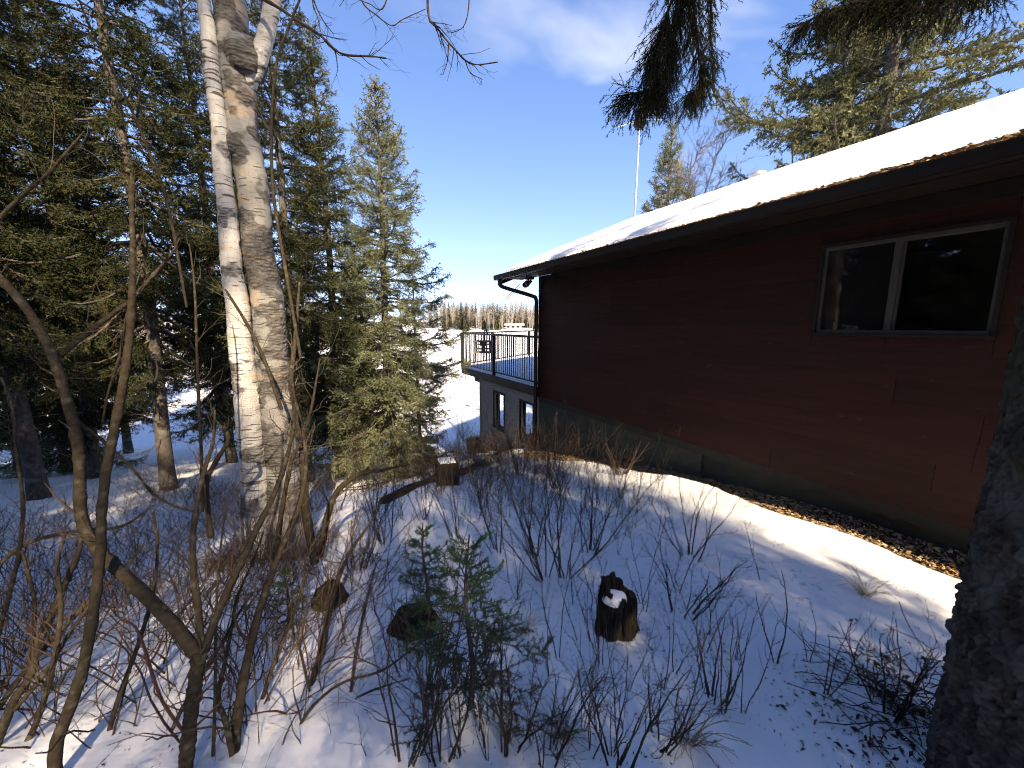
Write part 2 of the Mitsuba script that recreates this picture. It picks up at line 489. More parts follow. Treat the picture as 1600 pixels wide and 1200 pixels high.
for c in range(nc):
    za, zb = RED_Z0 + c * ch, RED_Z0 + (c + 1) * ch
    cuts = [S0]
    x = S0 + r.uniform(0.8, 3.4)
    while x < S1 - 0.6:
        cuts.append(x)
        x += r.uniform(2.4, 3.9)
    cuts.append(S1 - 0.07)
    for a, b in zip(cuts[:-1], cuts[1:]):
        spans = [(a, b, za, zb)]
        k0, k1, q0, q1 = ws0 - .03, ws1 + .03, wz0 - .03, wz1 + .03
        if zb > q0 and za < q1 and b > k0 and a < k1:
            spans = [(a, min(b, k0), za, zb), (max(a, k1), b, za, zb)]
            m0, m1 = max(a, k0), min(b, k1)
            if za < q0 - .01:
                spans.append((m0, m1, za, q0))
            if zb > q1 + .01:
                spans.append((m0, m1, q1, zb))
        for sa, sb, z0, z1 in spans:
            if sb - sa < 0.05 or z1 - z0 < 0.02:
                continue
            j = r.uniform(-.002, .002)
            out = lambda z: WD - .006 - .014 * (zb - z) / ch + j
            add('house__wall__siding_board', hprism([(out(z0), z0 - .006), (WD - .001, z0 - .006), (WD - .001, z1), (out(z1), z1)], sa + .0015, sb - .0015), f'red_board_mat_{r.integers(3)}')
add('house__wall__corner_board', hbox(S1 - .07, S1 + .02, WD - .028, WD - .001, RED_Z0 - .02, RED_Z1), 'dark_trim_mat')
add('house__wall__frieze_board', hbox(S0, S1 - .071, WD - .034, WD - .001, RED_Z1 - .13, RED_Z1 - .002), 'dark_trim_mat')
gable = [(WD + .12, RED_Z1), (7.9, 2.52), (11.3, RED_Z1), (11.3, -1.56), (WD + .12, -1.56)]
add('house__gable_wall', hprism(gable, S1 - .12, S1), 'red_board_mat_1')
add('house__gable_wall', hprism(gable, S0, S0 + .12), 'red_board_mat_1')
add('house__rear_wall', hbox(S0, S1, 11.3, 11.42, -3.5, RED_Z1), 'red_board_mat_1')
add('house__floor', hbox(S0, S1 - .13, WD + .13, 11.29, -1.56, -1.42), 'dark_room_mat')
add('house__room_partition', hbox(S0 + .13, S1 - .13, 7.6, 7.7, -1.41, 1.0), 'dark_room_mat')
add('house__ceiling', hbox(S0 + .13, S1 - .13, WD + .13, 11.29, 1.005, 1.028), 'dark_room_mat')
put('house__sill_strip', 'grey green strip below the red boards')
add('house__sill_strip', hbox(S0, S1, WD - .012, WD + .1, RED_Z0 - .115, RED_Z0 - .008), 'sill_strip_mat')
add('house__foundation', hbox(S0, S1 + .0, WD + .06, WD + .2, -4.3, RED_Z0 - .1), 'foundation_mat')
add('house__foundation', hbox(3.15, S1 - .01, WD + .002, WD + .058, -4.3, RED_Z0 - .118), 'foundation_mat')

# the sliding window
put('house__window', 'wide sliding window with a pale frame')
fw = .032
add('house__window', join([hbox(ws0, ws1, WD - .005, WD + .06, wz1 - fw, wz1), hbox(ws0, ws1, WD - .005, WD + .06, wz0, wz0 + fw),
                           hbox(ws0, ws0 + fw * .7, WD - .003, WD + .06, wz0 + fw, wz1 - fw), hbox(ws1 - fw * .7, ws1, WD - .003, WD + .06, wz0 + fw, wz1 - fw)]), 'frame_mat')
wm = 1.475
add('house__window__mullion', join([hbox(wm - .016, wm + .03, WD + .004, WD + .03, wz0 + fw, wz1 - fw), hbox(wm - .034, wm - .018, WD + .022, WD + .05, wz0 + fw, wz1 - fw)]), 'frame_mat')

def pane(s0, s1, D, z0, z1):
    v = H(np.array([s0, s1, s1, s0]), np.array([D] * 4), np.array([z0, z0, z1, z1]))
    return v, np.array([[0, 1, 2], [0, 2, 3]])


add('house__window__pane', pane(ws0 + .022, wm + .0, WD + .036, wz0 + fw, wz1 - fw), 'glass_mat')
add('house__window__pane', pane(wm, ws1 - .022, WD + .020, wz0 + fw, wz1 - fw), 'glass_mat')
add('house__window__insect_screen', pane(wm + .032, ws1 - .024, WD + .012, wz0 + fw, wz1 - fw), 'dusty_glass_mat')
add('house__window__casing', join([hbox(ws0 - .03, ws1 + .03, WD - .032, WD - .001, wz1 + .001, wz1 + .03), hbox(ws0 - .03, ws1 + .03, WD - .05, WD - .001, wz0 - .03, wz0 - .001),
                                   hbox(ws0 - .03, ws0 - .001, WD - .03, WD - .001, wz0, wz1), hbox(ws1 + .001, ws1 + .03, WD - .03, WD - .001, wz0, wz1)]), 'dark_trim_mat')

# the roof
R0, R1, DE, DR = S0 - .8, 8.03, 3.87, 7.9
EZ, RZ = 1.105, 2.77


def roof_z(D):
    return EZ + (RZ - EZ) * (1 - np.abs(np.asarray(D) - DR) / (DR - DE))


put('house__roof', 'low pitched roof with a wide dark eave')
for sg in (-1, 1):
    De = DR + sg * (DR - DE)
    add('house__roof', hprism([(De, EZ), (DR, RZ), (DR, RZ - .11), (De, EZ - .075)], R0, R1), 'dark_trim_mat')
add('house__roof__fascia', hbox(R0, R1 - .002, DE + .012, DE + .04, .985, EZ - .03), 'dark_trim_mat')
for k in range(4):
    a = DE + .045 + k * .143
    add('house__roof__soffit_board', hbox(R0, R1 - .03, a, a + .139, 1.034, 1.05), 'dark_trim_mat')
add('house__roof__barge_board', hprism([(DE, EZ - .08), (DR, RZ - .115), (DR, RZ - .26), (DE, EZ - .225)], R1 - .028, R1 - .003), 'dark_trim_mat')
G0, G1 = DE - .10, DE + .008
g_s1 = R1 + .02
add('house__gutter', join([hprism([(G0, 1.085), (G0 + .003, 1.085), (G0 + .018, 1.0), (G0 + .014, .998)], R0, g_s1), hbox(R0, g_s1, G0 + .015, G1, .992, .996), hbox(R0, g_s1, G1 - .003, G1, .997, 1.08),
                           hprism([(G0 + .004, 1.082), (G1 - .004, 1.078), (G1 - .004, .998), (G0 + .018, .998)], g_s1 - .004, g_s1), hbox(R0, g_s1, G0 - .009, G0 + .002, 1.084, 1.092)]), 'gutter_mat')
dsp = spline([(7.80, 3.82, 1.0), (7.80, 3.82, .90), (7.74, 3.88, .82), (7.36, 4.36, .63), (7.285, 4.43, .55), (7.28, 4.435, .3), (7.28, 4.435, -1.0), (7.28, 4.435, -2.95)], 40)
add('house__downspout', solid_tube(H(dsp[:, 0], dsp[:, 1], dsp[:, 2]), np.full(40, .042), 10), 'gutter_mat', smooth=40)

# snow on the roof
ss = axis([(R0, 0.2, 0.15), (0.2, R1 + .01, 0.05)])
dd = axis([(DE + .02, 4.6, 0.035), (4.6, 8.3, 0.09), (8.3, 11.9, 0.3)])
S_, D_ = np.meshgrid(ss, dd)
q = np.stack([S_ * 1.2, D_ * 1.6, 0 * S_], -1)
lo = DE + .055 + .05 * (meshkit.fbm(q * [2.2, 0, 0], 4, 61) - .3) + np.interp(S_, [0, 1.0, 2.5, 4.5, 6.5, 8], [.40, .30, .12, -.02, .0, .10])
e = np.minimum(np.minimum((D_ - lo) / .35, (R1 - .015 - .08 * meshkit.noise(q * 2, 4) - S_) / .20), 1)
th = .095 * np.sqrt(np.clip(e, 0, 1) * (2 - np.clip(e, 0, 1))) * (1 + .35 * (meshkit.fbm(q * .6, 3, 62) - .5)) + (meshkit.fbm(q * 2.5, 3, 63) - .5) * .018 * np.clip(e, 0, 1)
th = np.where(e <= 0, -.02, th)
top = roof_z(D_)
top = np.where(np.abs(D_ - DR) < .25, RZ - (RZ - EZ) / (DR - DE) * (.125 + (D_ - DR) ** 2 / .5), top)
put('house__snow_cover', 'smooth white snow lying on the roof')
add('house__snow_cover', (H(S_.ravel(), D_.ravel(), (top + th).ravel()), lattice(len(ss), len(dd))[:, ::-1]), 'snow_mat', smooth=True)


def bits(rng, P, size, colors, thin=0.3, up=None):
    """Small bent leaf-like pieces: two triangles each, lying at the points P."""
    K = len(P)
    a = rng.uniform(0, 2 * np.pi, K)
    d = unit(np.stack([np.cos(a), np.sin(a), rng.normal(0, .3, K)], -1))
    u = unit(np.array([0, 0, 1.0]) + rng.normal(0, .45, (K, 3)))
    w = unit(np.cross(d, u))
    L = (size * rng.uniform(.5, 1.3, K))[:, None]
    W = L * thin * rng.uniform(.6, 1.3, K)[:, None]
    lift = u * L * rng.uniform(0, .25, K)[:, None]
    V = np.stack([P - d * L / 2, P - w * W + lift, P + d * L / 2, P + w * W + lift], 1).reshape(-1, 3)
    f = np.arange(K)[:, None] * 4
    Fc = np.vstack([np.hstack([f, f + 1, f + 3]), np.hstack([f + 1, f + 2, f + 3])])
    C = np.asarray(colors)[rng.integers(0, len(colors), K)] * rng.uniform(.7, 1.3, (K, 1))
    return V, Fc, np.repeat(C, 4, 0)


LEAF_COLORS = [(.30, .19, .09), (.36, .26, .14), (.22, .13, .07), (.42, .33, .20), (.15, .09, .05), (.27, .20, .13)]
r = rng_of(17)
K = 4200
s_ = np.clip(r.beta(1, 1.6, K) * 8.2 - .6, -.6, 7.6)
D_ = DE + r.uniform(-.09, .08, K) + np.where(r.random(K) < .5, r.random(K) * np.interp(s_, [0, 1, 2.5, 4.5], [.4, .3, .12, 0]), 0)
z_ = np.where(D_ < DE + .005, 1.085 + r.uniform(-.03, .035, K), roof_z(D_) + .006)
m = bits(r, H(s_, D_, z_), .05, LEAF_COLORS, .22)
put('house__gutter_leaves', 'dry leaves and needles filling the gutter', kind='stuff')
add('house__gutter_leaves', (m[0], m[1]), 'vertex_mat', color=m[2])

# lamp under the eave at the corner, vent on the ridge
put('house__flood_light', 'twin lamp under the eave at the corner')


def lathe(profile, k=20):
    p = np.asarray(profile, float)
    a = np.arange(k) * 2 * np.pi / k
    v = np.stack([p[:, None, 0] * np.cos(a), p[:, None, 0] * np.sin(a), np.repeat(p[:, 1:], k, 1)], -1).reshape(-1, 3)
    return v, lattice(k, len(p), True)


def turned(m, axis_dir, origin):
    z = unit(np.asarray(axis_dir, float))
    x = unit(np.cross([0, 1, 0.1], z))
    y = np.cross(z, x)
    return m[0] @ np.stack([x, y, z]) + origin, m[1]


fl = []
for ds_, da in ((.10, (-.5, -.5, -.6)), (-.06, (.3, -.8, -.6))):
    o = H(np.array(7.50 + ds_), np.array(4.36), np.array(.93))
    fl.append(turned(lathe([(.001, -.05), (.03, -.05), (.035, 0), (.062, .06), (.066, .10), (.05, .105), (.001, .10)], 14), da[0] * TS + da[1] * NS + np.array([0, 0, da[2]]), o))
fl.append(hbox(7.44, 7.58, 4.33, 4.47, .99, 1.03))
fl.append(solid_tube(H(np.array([7.52, 7.52]), np.array([4.37, 4.36]), np.array([1.0, .93])), [.02, .02], 8))
add('house__flood_light', join(fl), 'black_metal_mat')
vent = H(np.array(5.15 - .1), np.array(8.3), np.array(0.0))
put('house__roof_vent', 'small pale round vent behind the ridge')
vz = 3.02
add('house__roof_vent', (lambda m: (m[0] + [vent[0], vent[1], 0], m[1]))(lathe([(.001, vz + .05), (.10, vz + .045), (.155, vz + .02), (.155, vz - .03), (.10, vz - .035), (.10, 2.5), (.001, 2.5)], 20)), 'pale_metal_mat', smooth=30)

# the lower storey with grey siding, two narrow windows and glazed lake side
L1 = 10.65
LW = WD + .025
wins = [(9.02, 9.63, -2.82, -1.86), (7.51, 8.10, -2.80, -1.85)]


def punched(s0, s1, D0, D1, z0, z1, holes):
    """A wall with rectangular holes that share their upper and lower range loosely: columns between holes, pieces above and below."""
    out, x = [], s0
    for a, b, c, d in sorted(holes):
        out.append(hbox(x, a, D0, D1, z0, z1))
        out.append(hbox(a, b, D0, D1, z0, c))
        out.append(hbox(a, b, D0, D1, d, z1))
        x = b
    out.append(hbox(x, s1, D0, D1, z0, z1))
    return join(out)


put('house__lower_wall', 'grey lap sided lower wall below the deck')
add('house__lower_wall', punched(S1 + .01, L1, LW, LW + .14, -4.4, -1.62, wins), 'grey_siding_mat')
boards = []
zz = -3.80
while zz < -1.70:
    segs, x = [], S1 + .02
    for a, b, c, d in sorted(wins):
        if zz + .1 > c - .05 and zz < d + .05:
            segs.append((x, a - .05))
            x = b + .05
    segs.append((x, L1 - .03))
    for a, b in segs:
        if b - a > .02:
            boards.append(hprism([(LW - .016, zz), (LW - .001, zz), (LW - .001, zz + .1), (LW - .003, zz + .1)], a, b))
    zz += .1
put('house__lower_wall__siding', 'narrow grey lap siding boards', kind='stuff')
add('house__lower_wall__siding', join(boards), 'grey_siding_mat')
add('house__lower_wall__corner_board', hbox(L1 - .029, L1 + .02, LW - .025, LW + .1, -4.4, -1.62), 'grey_siding_mat')
for a, b, c, d in wins:
    k = add('house__lower_window', join([hbox(a - .05, b + .05, LW - .03, LW - .001, d + .001, d + .05), hbox(a - .06, b + .06, LW - .05, LW - .001, c - .05, c - .001), hbox(a - .05, a - .001, LW - .03, LW - .001, c, d), hbox(b + .001, b + .05, LW - .03, LW - .001, c, d)]), 'dark_trim_mat')
    put(k, 'narrow upright window with a dark frame')
    add(k + '__sash', join([hbox(a, a + .03, LW + .05, LW + .09, c, d), hbox(b - .03, b, LW + .05, LW + .09, c, d), hbox(a + .03, b - .03, LW + .05, LW + .09, c, c + .035), hbox(a + .03, b - .03, LW + .05, LW + .09, d - .035, d)]), 'dark_trim_mat')
    add(k + '__pane', pane(a + .03, b - .03, LW + .07, c + .035, d - .035), 'glass_mat')
fr = [(5.12, 5.72), (6.0, 7.0), (8.2, 9.6)]
pcs, x = [], LW + .14
for a, b in fr:
    pcs += [hbox(L1 - .14, L1, x, a, -4.4, -1.62), hbox(L1 - .14, L1, a, b, -4.4, -3.55), hbox(L1 - .14, L1, a, b, -1.85, -1.62)]
    x = b
pcs.append(hbox(L1 - .14, L1, x, 11.3, -4.4, -1.62))
add('house__lake_side_wall', join(pcs), 'grey_siding_mat')
for a, b in fr:
    v = H(np.array([L1 - .07] * 4), np.array([a, b, b, a]), np.array([-3.55, -3.55, -1.85, -1.85]))
    add('house__lake_side_window', (v, np.array([[0, 1, 2], [0, 2, 3]])), 'glass_mat')
add('house__lower_rear_wall', hbox(S1 + .01, L1, 11.3, 11.42, -4.4, -1.62), 'grey_siding_mat')
add('house__lower_floor', hbox(S1 + .01, L1 - .15, LW + .15, 11.29, -4.25, -4.1), 'dark_room_mat')
add('house__lower_partition', hbox(S1 + .01, S1 + .1, LW + .15, 11.29, -4.1, -1.63), 'dark_room_mat')

# ------------------------------------------------------------------ the deck on top of the lower storey
DK = -1.40
cnr, far_c = (12.10, WD), (15.7, 9.65)
put('deck', 'raised snow covered deck with a black baluster railing', 'deck')
poly = [(S1 + .02, WD), cnr, far_c, (15.7, 11.4), (S1 + .02, 11.4)]


def slab(poly, z0, z1):
    n = len(poly)
    p = np.array(poly)
    v = np.vstack([np.column_stack([p, np.full(n, z)]) for z in (z0, z1)])
    j = np.arange(n)
    k = (j + 1) % n
    f = np.vstack([np.stack([j, k, k + n], 1), np.stack([j, k + n, j + n], 1), np.stack([np.zeros(n - 2, int), j[2:], j[1:-1]], 1), np.stack([np.full(n - 2, n), j[1:-1] + n, j[2:] + n], 1)])
    v2, f2 = to_house((v, f))
    return v2, f2


def inset(poly, d):
    from shapely.geometry import Polygon
    q = Polygon(poly).buffer(-d, join_style=2)
    return list(q.exterior.coords)[:-1]


add('deck__floor', slab(inset(poly, .01), DK - .16, DK), 'brown_trim_mat')
put('deck__floor', 'dark timber deck floor')
add('deck__rim_board', hbox(S1 + .02, cnr[0], WD - .03, WD + .005, DK - .19, DK + .012), 'brown_trim_mat')
fdir = np.array([far_c[0] - cnr[0], far_c[1] - cnr[1]])
flen = np.linalg.norm(fdir)
fdir /= flen
fnor = np.array([fdir[1], -fdir[0]])


def fbox(u0, u1, w0, w1, z0, z1):
    """A box along the deck's lake edge: u along it, w outwards."""
    v, f = box(u0, u1, w0, w1, z0, z1)
    sd = np.array(cnr) + v[:, :1] * fdir + v[:, 1:2] * fnor
    return H(sd[:, 0], sd[:, 1], v[:, 2]), f


add('deck__rim_board', fbox(0, flen, -.005, .03, DK - .19, DK + .012), 'brown_trim_mat')
add('deck__beam', hbox(S1 + .05, 11.2, WD + .06, WD + .2, DK - .34, DK - .165), 'brown_trim_mat')
add('deck__beam', hbox(L1 - .05, L1 + .12, WD + .21, 11.2, DK - .34, DK - .165), 'brown_trim_mat')
S_, D_ = np.meshgrid(np.linspace(0, 1, 60), np.linspace(0, 1, 50))
dmin, dmax = WD + .03, 11.35
DD = dmin + (dmax - dmin) * D_
smax = np.where(DD < far_c[1], cnr[0] + (far_c[0] - cnr[0]) * (DD - WD) / (far_c[1] - WD), far_c[0]) - .05
SS = S1 + .03 + (smax - S1 - .03) * S_
ed = np.minimum(np.minimum(D_ * 40, (1 - S_) * 40), 1)
zz = DK + .004 + .06 * np.sqrt(np.clip(ed, 0, 1)) + .02 * (meshkit.fbm(np.stack([SS, DD, 0 * SS], -1) * 1.5, 3, 12) - .5)
put('deck__snow_cover', 'smooth snow on the deck floor')
add('deck__snow_cover', (H(SS.ravel(), DD.ravel(), zz.ravel()), lattice(60, 50)[:, ::-1]), 'snow_mat', smooth=True)
TOP, BOT = -.235, -1.27
put('deck__railing', 'black metal railing along the house side of the deck')
add('deck__railing__top_rail', hbox(S1 + .04, cnr[0], WD - .01, WD + .05, TOP - .05, TOP), 'black_metal_mat')
add('deck__railing__bottom_rail', hbox(S1 + .04, cnr[0], WD + .005, WD + .035, BOT - .035, BOT), 'black_metal_mat')
for x in np.arange(S1 + .14, cnr[0] - .04, .112):
    add('deck__railing__baluster', hbox(x - .0075, x + .0075, WD + .012, WD + .03, BOT + .001, TOP - .051), 'black_metal_mat')
for x in (9.62, cnr[0] - .02):
    add('deck__railing__post', hbox(x - .035, x + .035, WD - .012 - .03, WD - .011 + .05, DK + .0, TOP - .052), 'black_metal_mat')
put('deck__lake_railing', 'black metal railing along the lake edge of the deck')
add('deck__lake_railing__top_rail', fbox(.06, flen, -.06, 0, TOP - .05, TOP), 'black_metal_mat')
add('deck__lake_railing__bottom_rail', fbox(.06, flen, -.045, -.015, BOT - .035, BOT), 'black_metal_mat')
for x in np.arange(.2, flen - .05, .112):
    add('deck__lake_railing__baluster', fbox(x - .007, x + .007, -.037, -.023, BOT + .001, TOP - .051), 'black_metal_mat')
for x in (2.0, 5.3):
    add('deck__lake_railing__post', fbox(x - .04, x + .04, -.055, .025, DK + .0, TOP - .052), 'black_metal_mat')

# bird feeder hung from a bracket on the railing
put('bird_feeder', 'wooden bird feeder tray hanging on a bracket from the deck railing', 'bird feeder')
c = H(np.array(9.55), np.array(4.16), np.array(-.55))


def at_c(m, o):
    return m[0] + o, m[1]


add('bird_feeder__tray', at_c(box(-.23, .23, -.16, .16, -.19, -.155), c), 'feeder_wood_mat')
add('bird_feeder__roof', at_c(join([box(-.27, .27, -.19, .19, .10, .125), box(-.20, .20, -.12, .12, .126, .145)]), c), 'feeder_wood_mat')
for a in (-.2, .2):
    for b in (-.13, .13):
        add('bird_feeder__post', at_c(box(a - .014, a + .014, b - .014, b + .014, -.155, .10), c), 'feeder_wood_mat')
add('bird_feeder__hopper', at_c(join([box(-.05, .05, -.05, .05, -.154, .0), box(-.08, .08, -.06, .06, .0, .098)]), c), 'feeder_wood_mat')
for z in (-.09, .03):
    for y in (-.155, .14):
        add('bird_feeder__rail', at_c(box(-.23, .23, y, y + .015, z, z + .018), c), 'feeder_wood_mat')
hook = c + [0.03, 0, .64]
foot = H(np.array(9.95), np.array(WD - .05), np.array(TOP + .02))
add('bird_feeder__bracket', join([solid_tube(np.array([foot, hook]), [.022, .018], 8), solid_tube(np.array([foot + (hook - foot) * .08 + [0.03, 0, -.05], foot + (hook - foot) * .5]), [.014, .012], 8)]), 'black_metal_mat')
add('bird_feeder__hanger', solid_tube(np.array([hook, c + [0.03, 0, .14]]), [.014, .014], 8), 'black_metal_mat')

# aerial on the roof
put('roof_aerial', 'thin aerial mast with a dark rotor box and two arms on the ridge', 'aerial')
ab = H(np.array(8.0), np.array(7.9), np.array(2.6))
add('roof_aerial__mast', solid_tube(np.array([ab, ab + [0.02, 0, 2.55]]), [.028, .022], 10), 'pale_metal_mat')
add('roof_aerial__rotor_box', join([at_c(lathe([(.001, -.2), (.11, -.2), (.15, -.1), (.13, .1), (.16, .2), (.001, .22)], 10), ab + [0.02, 0, 2.6])]), 'black_metal_mat')
for z in (2.62, 2.74):
    add('roof_aerial__arm', solid_tube(np.array([ab + [-.1, 0, z], ab + [.62, .05, z]]), [.016, .014], 8), 'pale_metal_mat')
add('roof_aerial__arm', solid_tube(np.array([ab + [-.55, 0, 2.42], ab + [0, .0, 2.6]]), [.012, .012], 8), 'pale_metal_mat')
# overhead wires from the eave out over the lake bank
for dz in (0, .18):
    a, b = H(np.array(7.95), np.array(4.4), np.array(.93 - dz * .3)), np.array([-3.0, 40.0, 2.2 - dz])
    u = np.linspace(0, 1, 14)[:, None]
    w = a + (b - a) * u - np.array([0, 0, 1.6]) * (u * (1 - u)) * 1.2
    k = add('power_line', solid_tube(w, np.full(14, .008), 5), 'black_metal_mat')
    put(k, ('upper' if dz == 0 else 'lower') + ' thin dark wire running from the eave corner towards the lake', 'wire')


# ------------------------------------------------------------------ trees


def conifer(seed, Ht, R, rt, base, step, dens, length=.045, width=.013, droop=.5, tip=.45, per_m=55, lo=(.035, .052, .022), hi=(.16, .16, .07), jit=.35, dead=True):
    """A spruce standing at the origin. Returns (trunk, limbs, crown) as (vertices, faces, colours)."""
    r = rng_of(seed)
    zz = np.linspace(-.3, Ht, 40)
    tp = np.stack([.04 * Ht * .1 * np.sin(zz * .7 + seed), .03 * Ht * .1 * np.cos(zz * .5 + seed), zz], -1)
    tr = rt * np.clip(1 - zz / Ht, 0, 1) ** .9 + .012 + rt * .3 * np.exp(-np.maximum(zz, 0) / .2)
    trunk = solid_tube(tp, tr, 12)
    hs = []
    h = base
    while h < Ht * .985:
        for _ in range(r.integers(4, 7)):
            hs.append(h + r.uniform(-.1, .1))
        h += step * (1.15 - .55 * h / Ht)
    hs = np.array(hs)
    K = len(hs)
    u = np.clip((hs - base) / (Ht - base), 0, 1)
    az = np.arange(K) * 2.399963 + r.normal(0, .35, K)
    L = R * ((1 - u) ** .85 * (1 - .35 * np.exp(-u / .06)) + .035) * r.uniform(1 - jit * 1.3, 1 + jit * .5, K)
    start = np.stack([np.interp(hs, zz, tp[:, 0]), np.interp(hs, zz, tp[:, 1]), hs], -1)
    M = 8
    P = np.empty((K, M, 3))
    P[:, 0] = start
    e0 = -.15 + 1.05 * u ** 1.3 + r.normal(0, .12, K)
    aa = az.copy()
    for m in range(1, M):
        t = m / (M - 1)
        e = e0 - droop * math.sin(math.pi * min(t * 1.1, 1)) * (1 - u * .6) + tip * t ** 3
        aa = aa + r.normal(0, .09, K)
        P[:, m] = P[:, m - 1] + (L / (M - 1))[:, None] * np.stack([np.cos(aa) * np.cos(e), np.sin(aa) * np.cos(e), np.sin(e)], -1)
    Rb = np.clip(.010 + .011 * L, .006, .06)[:, None] * np.linspace(1, .25, M)
    limbs = tubes(P, Rb, 4)
    # second order: flat sprays along the outer part of each branch
    n2 = np.maximum((L / .075 * dens).astype(int), 3)
    wh = np.repeat(np.arange(K), n2)
    t2 = 1 - .86 * r.random(len(wh)) ** 1.15
    p2, tan2, r2 = sample(P, Rb, wh, t2)
    lat = unit(np.cross(tan2, [0, 0, 1.0])) * r.choice([-1, 1], len(wh))[:, None]
    d2 = unit(tan2 * .75 + lat * r.uniform(.5, 1.1, len(wh))[:, None] + np.stack([0 * t2, 0 * t2, r.normal(-.18, .22, len(wh))], -1))
    L2 = (.10 + .34 * L[wh] * (1.05 - t2) ** .8) * r.uniform(.6, 1.15, len(wh))
    L2 = np.minimum(L2, .75)
    P2 = paths(r, p2, d2, L2, 5, .10, -.05)
    R2 = np.clip(.003 + .006 * L2, .003, .008)[:, None] * np.linspace(1, .4, 5)
    n3 = np.maximum((L2 / .065 * dens).astype(int), 1)
    wh3 = np.repeat(np.arange(len(P2)), n3)
    p3, tan3, _ = sample(P2, R2, wh3, r.uniform(.12, 1, len(wh3)))
    d3 = unit(side_dirs(r, tan3, .85) + [0, 0, -.12])
    L3 = r.uniform(.05, .15, len(wh3)) * (1 + .25 * (L2[wh3] > .3))
    P3 = paths(r, p3, d3, L3, 3, .1, -.06)
    # outer ends of branches carry needles too
    Pe = P[:, M // 2:]
    tone = r.random(K)
    parts, crown = [], []

    def clothe(PP, LL, owner, k):
        grp = np.maximum((LL * per_m * k).astype(int), 3)
        v, f, w = needles(r, PP, grp, length, width)
        g = np.clip(.55 * tone[owner[w]] + .45 * r.random(len(w)), 0, 1)[:, None]
        c = np.asarray(lo) * (1 - g) + np.asarray(hi) * g
        crown.append((v, f, np.repeat(c, 3, 0)))

    clothe(P2, L2, wh, 1.0)
    clothe(P3, L3, wh[wh3], 1.3)
    clothe(Pe, L * .5, np.arange(K), 1.0)
    br = np.array([.075, .06, .045])
    v, f = tubes(P2, R2, 3)
    crown.append((v, f, br))
    # dead bare branches low on the stem
    if base > .8 and dead:
        nd = int(base * 9)
        hd = r.uniform(.5, base + .6, nd)
        ad = r.uniform(0, 6.28, nd)
        ed = r.uniform(-.5, .1, nd)
        Pd = paths(r, np.stack([0 * hd, 0 * hd, hd], -1), np.stack([np.cos(ad) * np.cos(ed), np.sin(ad) * np.cos(ed), np.sin(ed)], -1), r.uniform(.4, 1.5, nd), 7, .14, -.03)
        Rd = np.full(nd, .009)[:, None] * np.linspace(1, .3, 7)
        w4 = np.repeat(np.arange(nd), 5)
        p4, t4, _ = sample(Pd, Rd, w4, r.uniform(.3, 1, len(w4)))
        P4 = paths(r, p4, side_dirs(r, t4, .8), r.uniform(.12, .5, len(w4)), 4, .2)
        limbs = join([limbs, tubes(Pd, Rd, 4), tubes(P4, np.full((len(P4), 4), .0032), 3)])
    return trunk, limbs, join_c(crown)


VARIANTS = {
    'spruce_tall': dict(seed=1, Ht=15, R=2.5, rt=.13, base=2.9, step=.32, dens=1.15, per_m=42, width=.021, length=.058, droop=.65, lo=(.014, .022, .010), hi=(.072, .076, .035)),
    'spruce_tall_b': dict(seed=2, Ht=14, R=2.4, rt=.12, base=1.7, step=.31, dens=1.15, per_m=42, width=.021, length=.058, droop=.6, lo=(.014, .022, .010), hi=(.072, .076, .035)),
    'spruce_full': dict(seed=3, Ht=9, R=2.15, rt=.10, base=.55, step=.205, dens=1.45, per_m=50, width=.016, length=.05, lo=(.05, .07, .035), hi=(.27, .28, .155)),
    'spruce_narrow': dict(seed=4, Ht=10, R=1.6, rt=.10, base=.9, step=.23, dens=1.4, per_m=48, width=.016, length=.05),
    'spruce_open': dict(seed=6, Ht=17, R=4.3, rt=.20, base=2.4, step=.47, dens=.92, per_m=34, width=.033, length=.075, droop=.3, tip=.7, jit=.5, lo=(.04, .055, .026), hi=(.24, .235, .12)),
    'spruce_young': dict(seed=7, Ht=6.5, R=1.45, rt=.07, base=.3, step=.27, dens=.75, per_m=36, width=.022, length=.06),
}
for name, a in VARIANTS.items():
    tk, lb, cr = conifer(**a)
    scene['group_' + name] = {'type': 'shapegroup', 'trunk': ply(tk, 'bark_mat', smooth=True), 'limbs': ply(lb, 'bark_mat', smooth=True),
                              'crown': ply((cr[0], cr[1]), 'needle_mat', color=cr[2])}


def stand(variant, x, y, rot, sc, label, group=None, z=None, key='spruce_tree', cat='spruce tree', sz=None, wide=1.0):
    k = numbered(key)
    z = float(ground_z(x, y)) if z is None else z
    scene[k] = {'type': 'instance', 'shapegroup': {'type': 'ref', 'id': 'group_' + variant}, 'to_world': T().translate([x, y, z]).rotate([0, 0, 1], rot).scale([sc * wide, sc * wide, sc if sz is None else sz])}
    put(k, label, cat, group)
    return k


def by_pixel(px, dist):
    return (px - 800) / F * dist * 1.0, dist


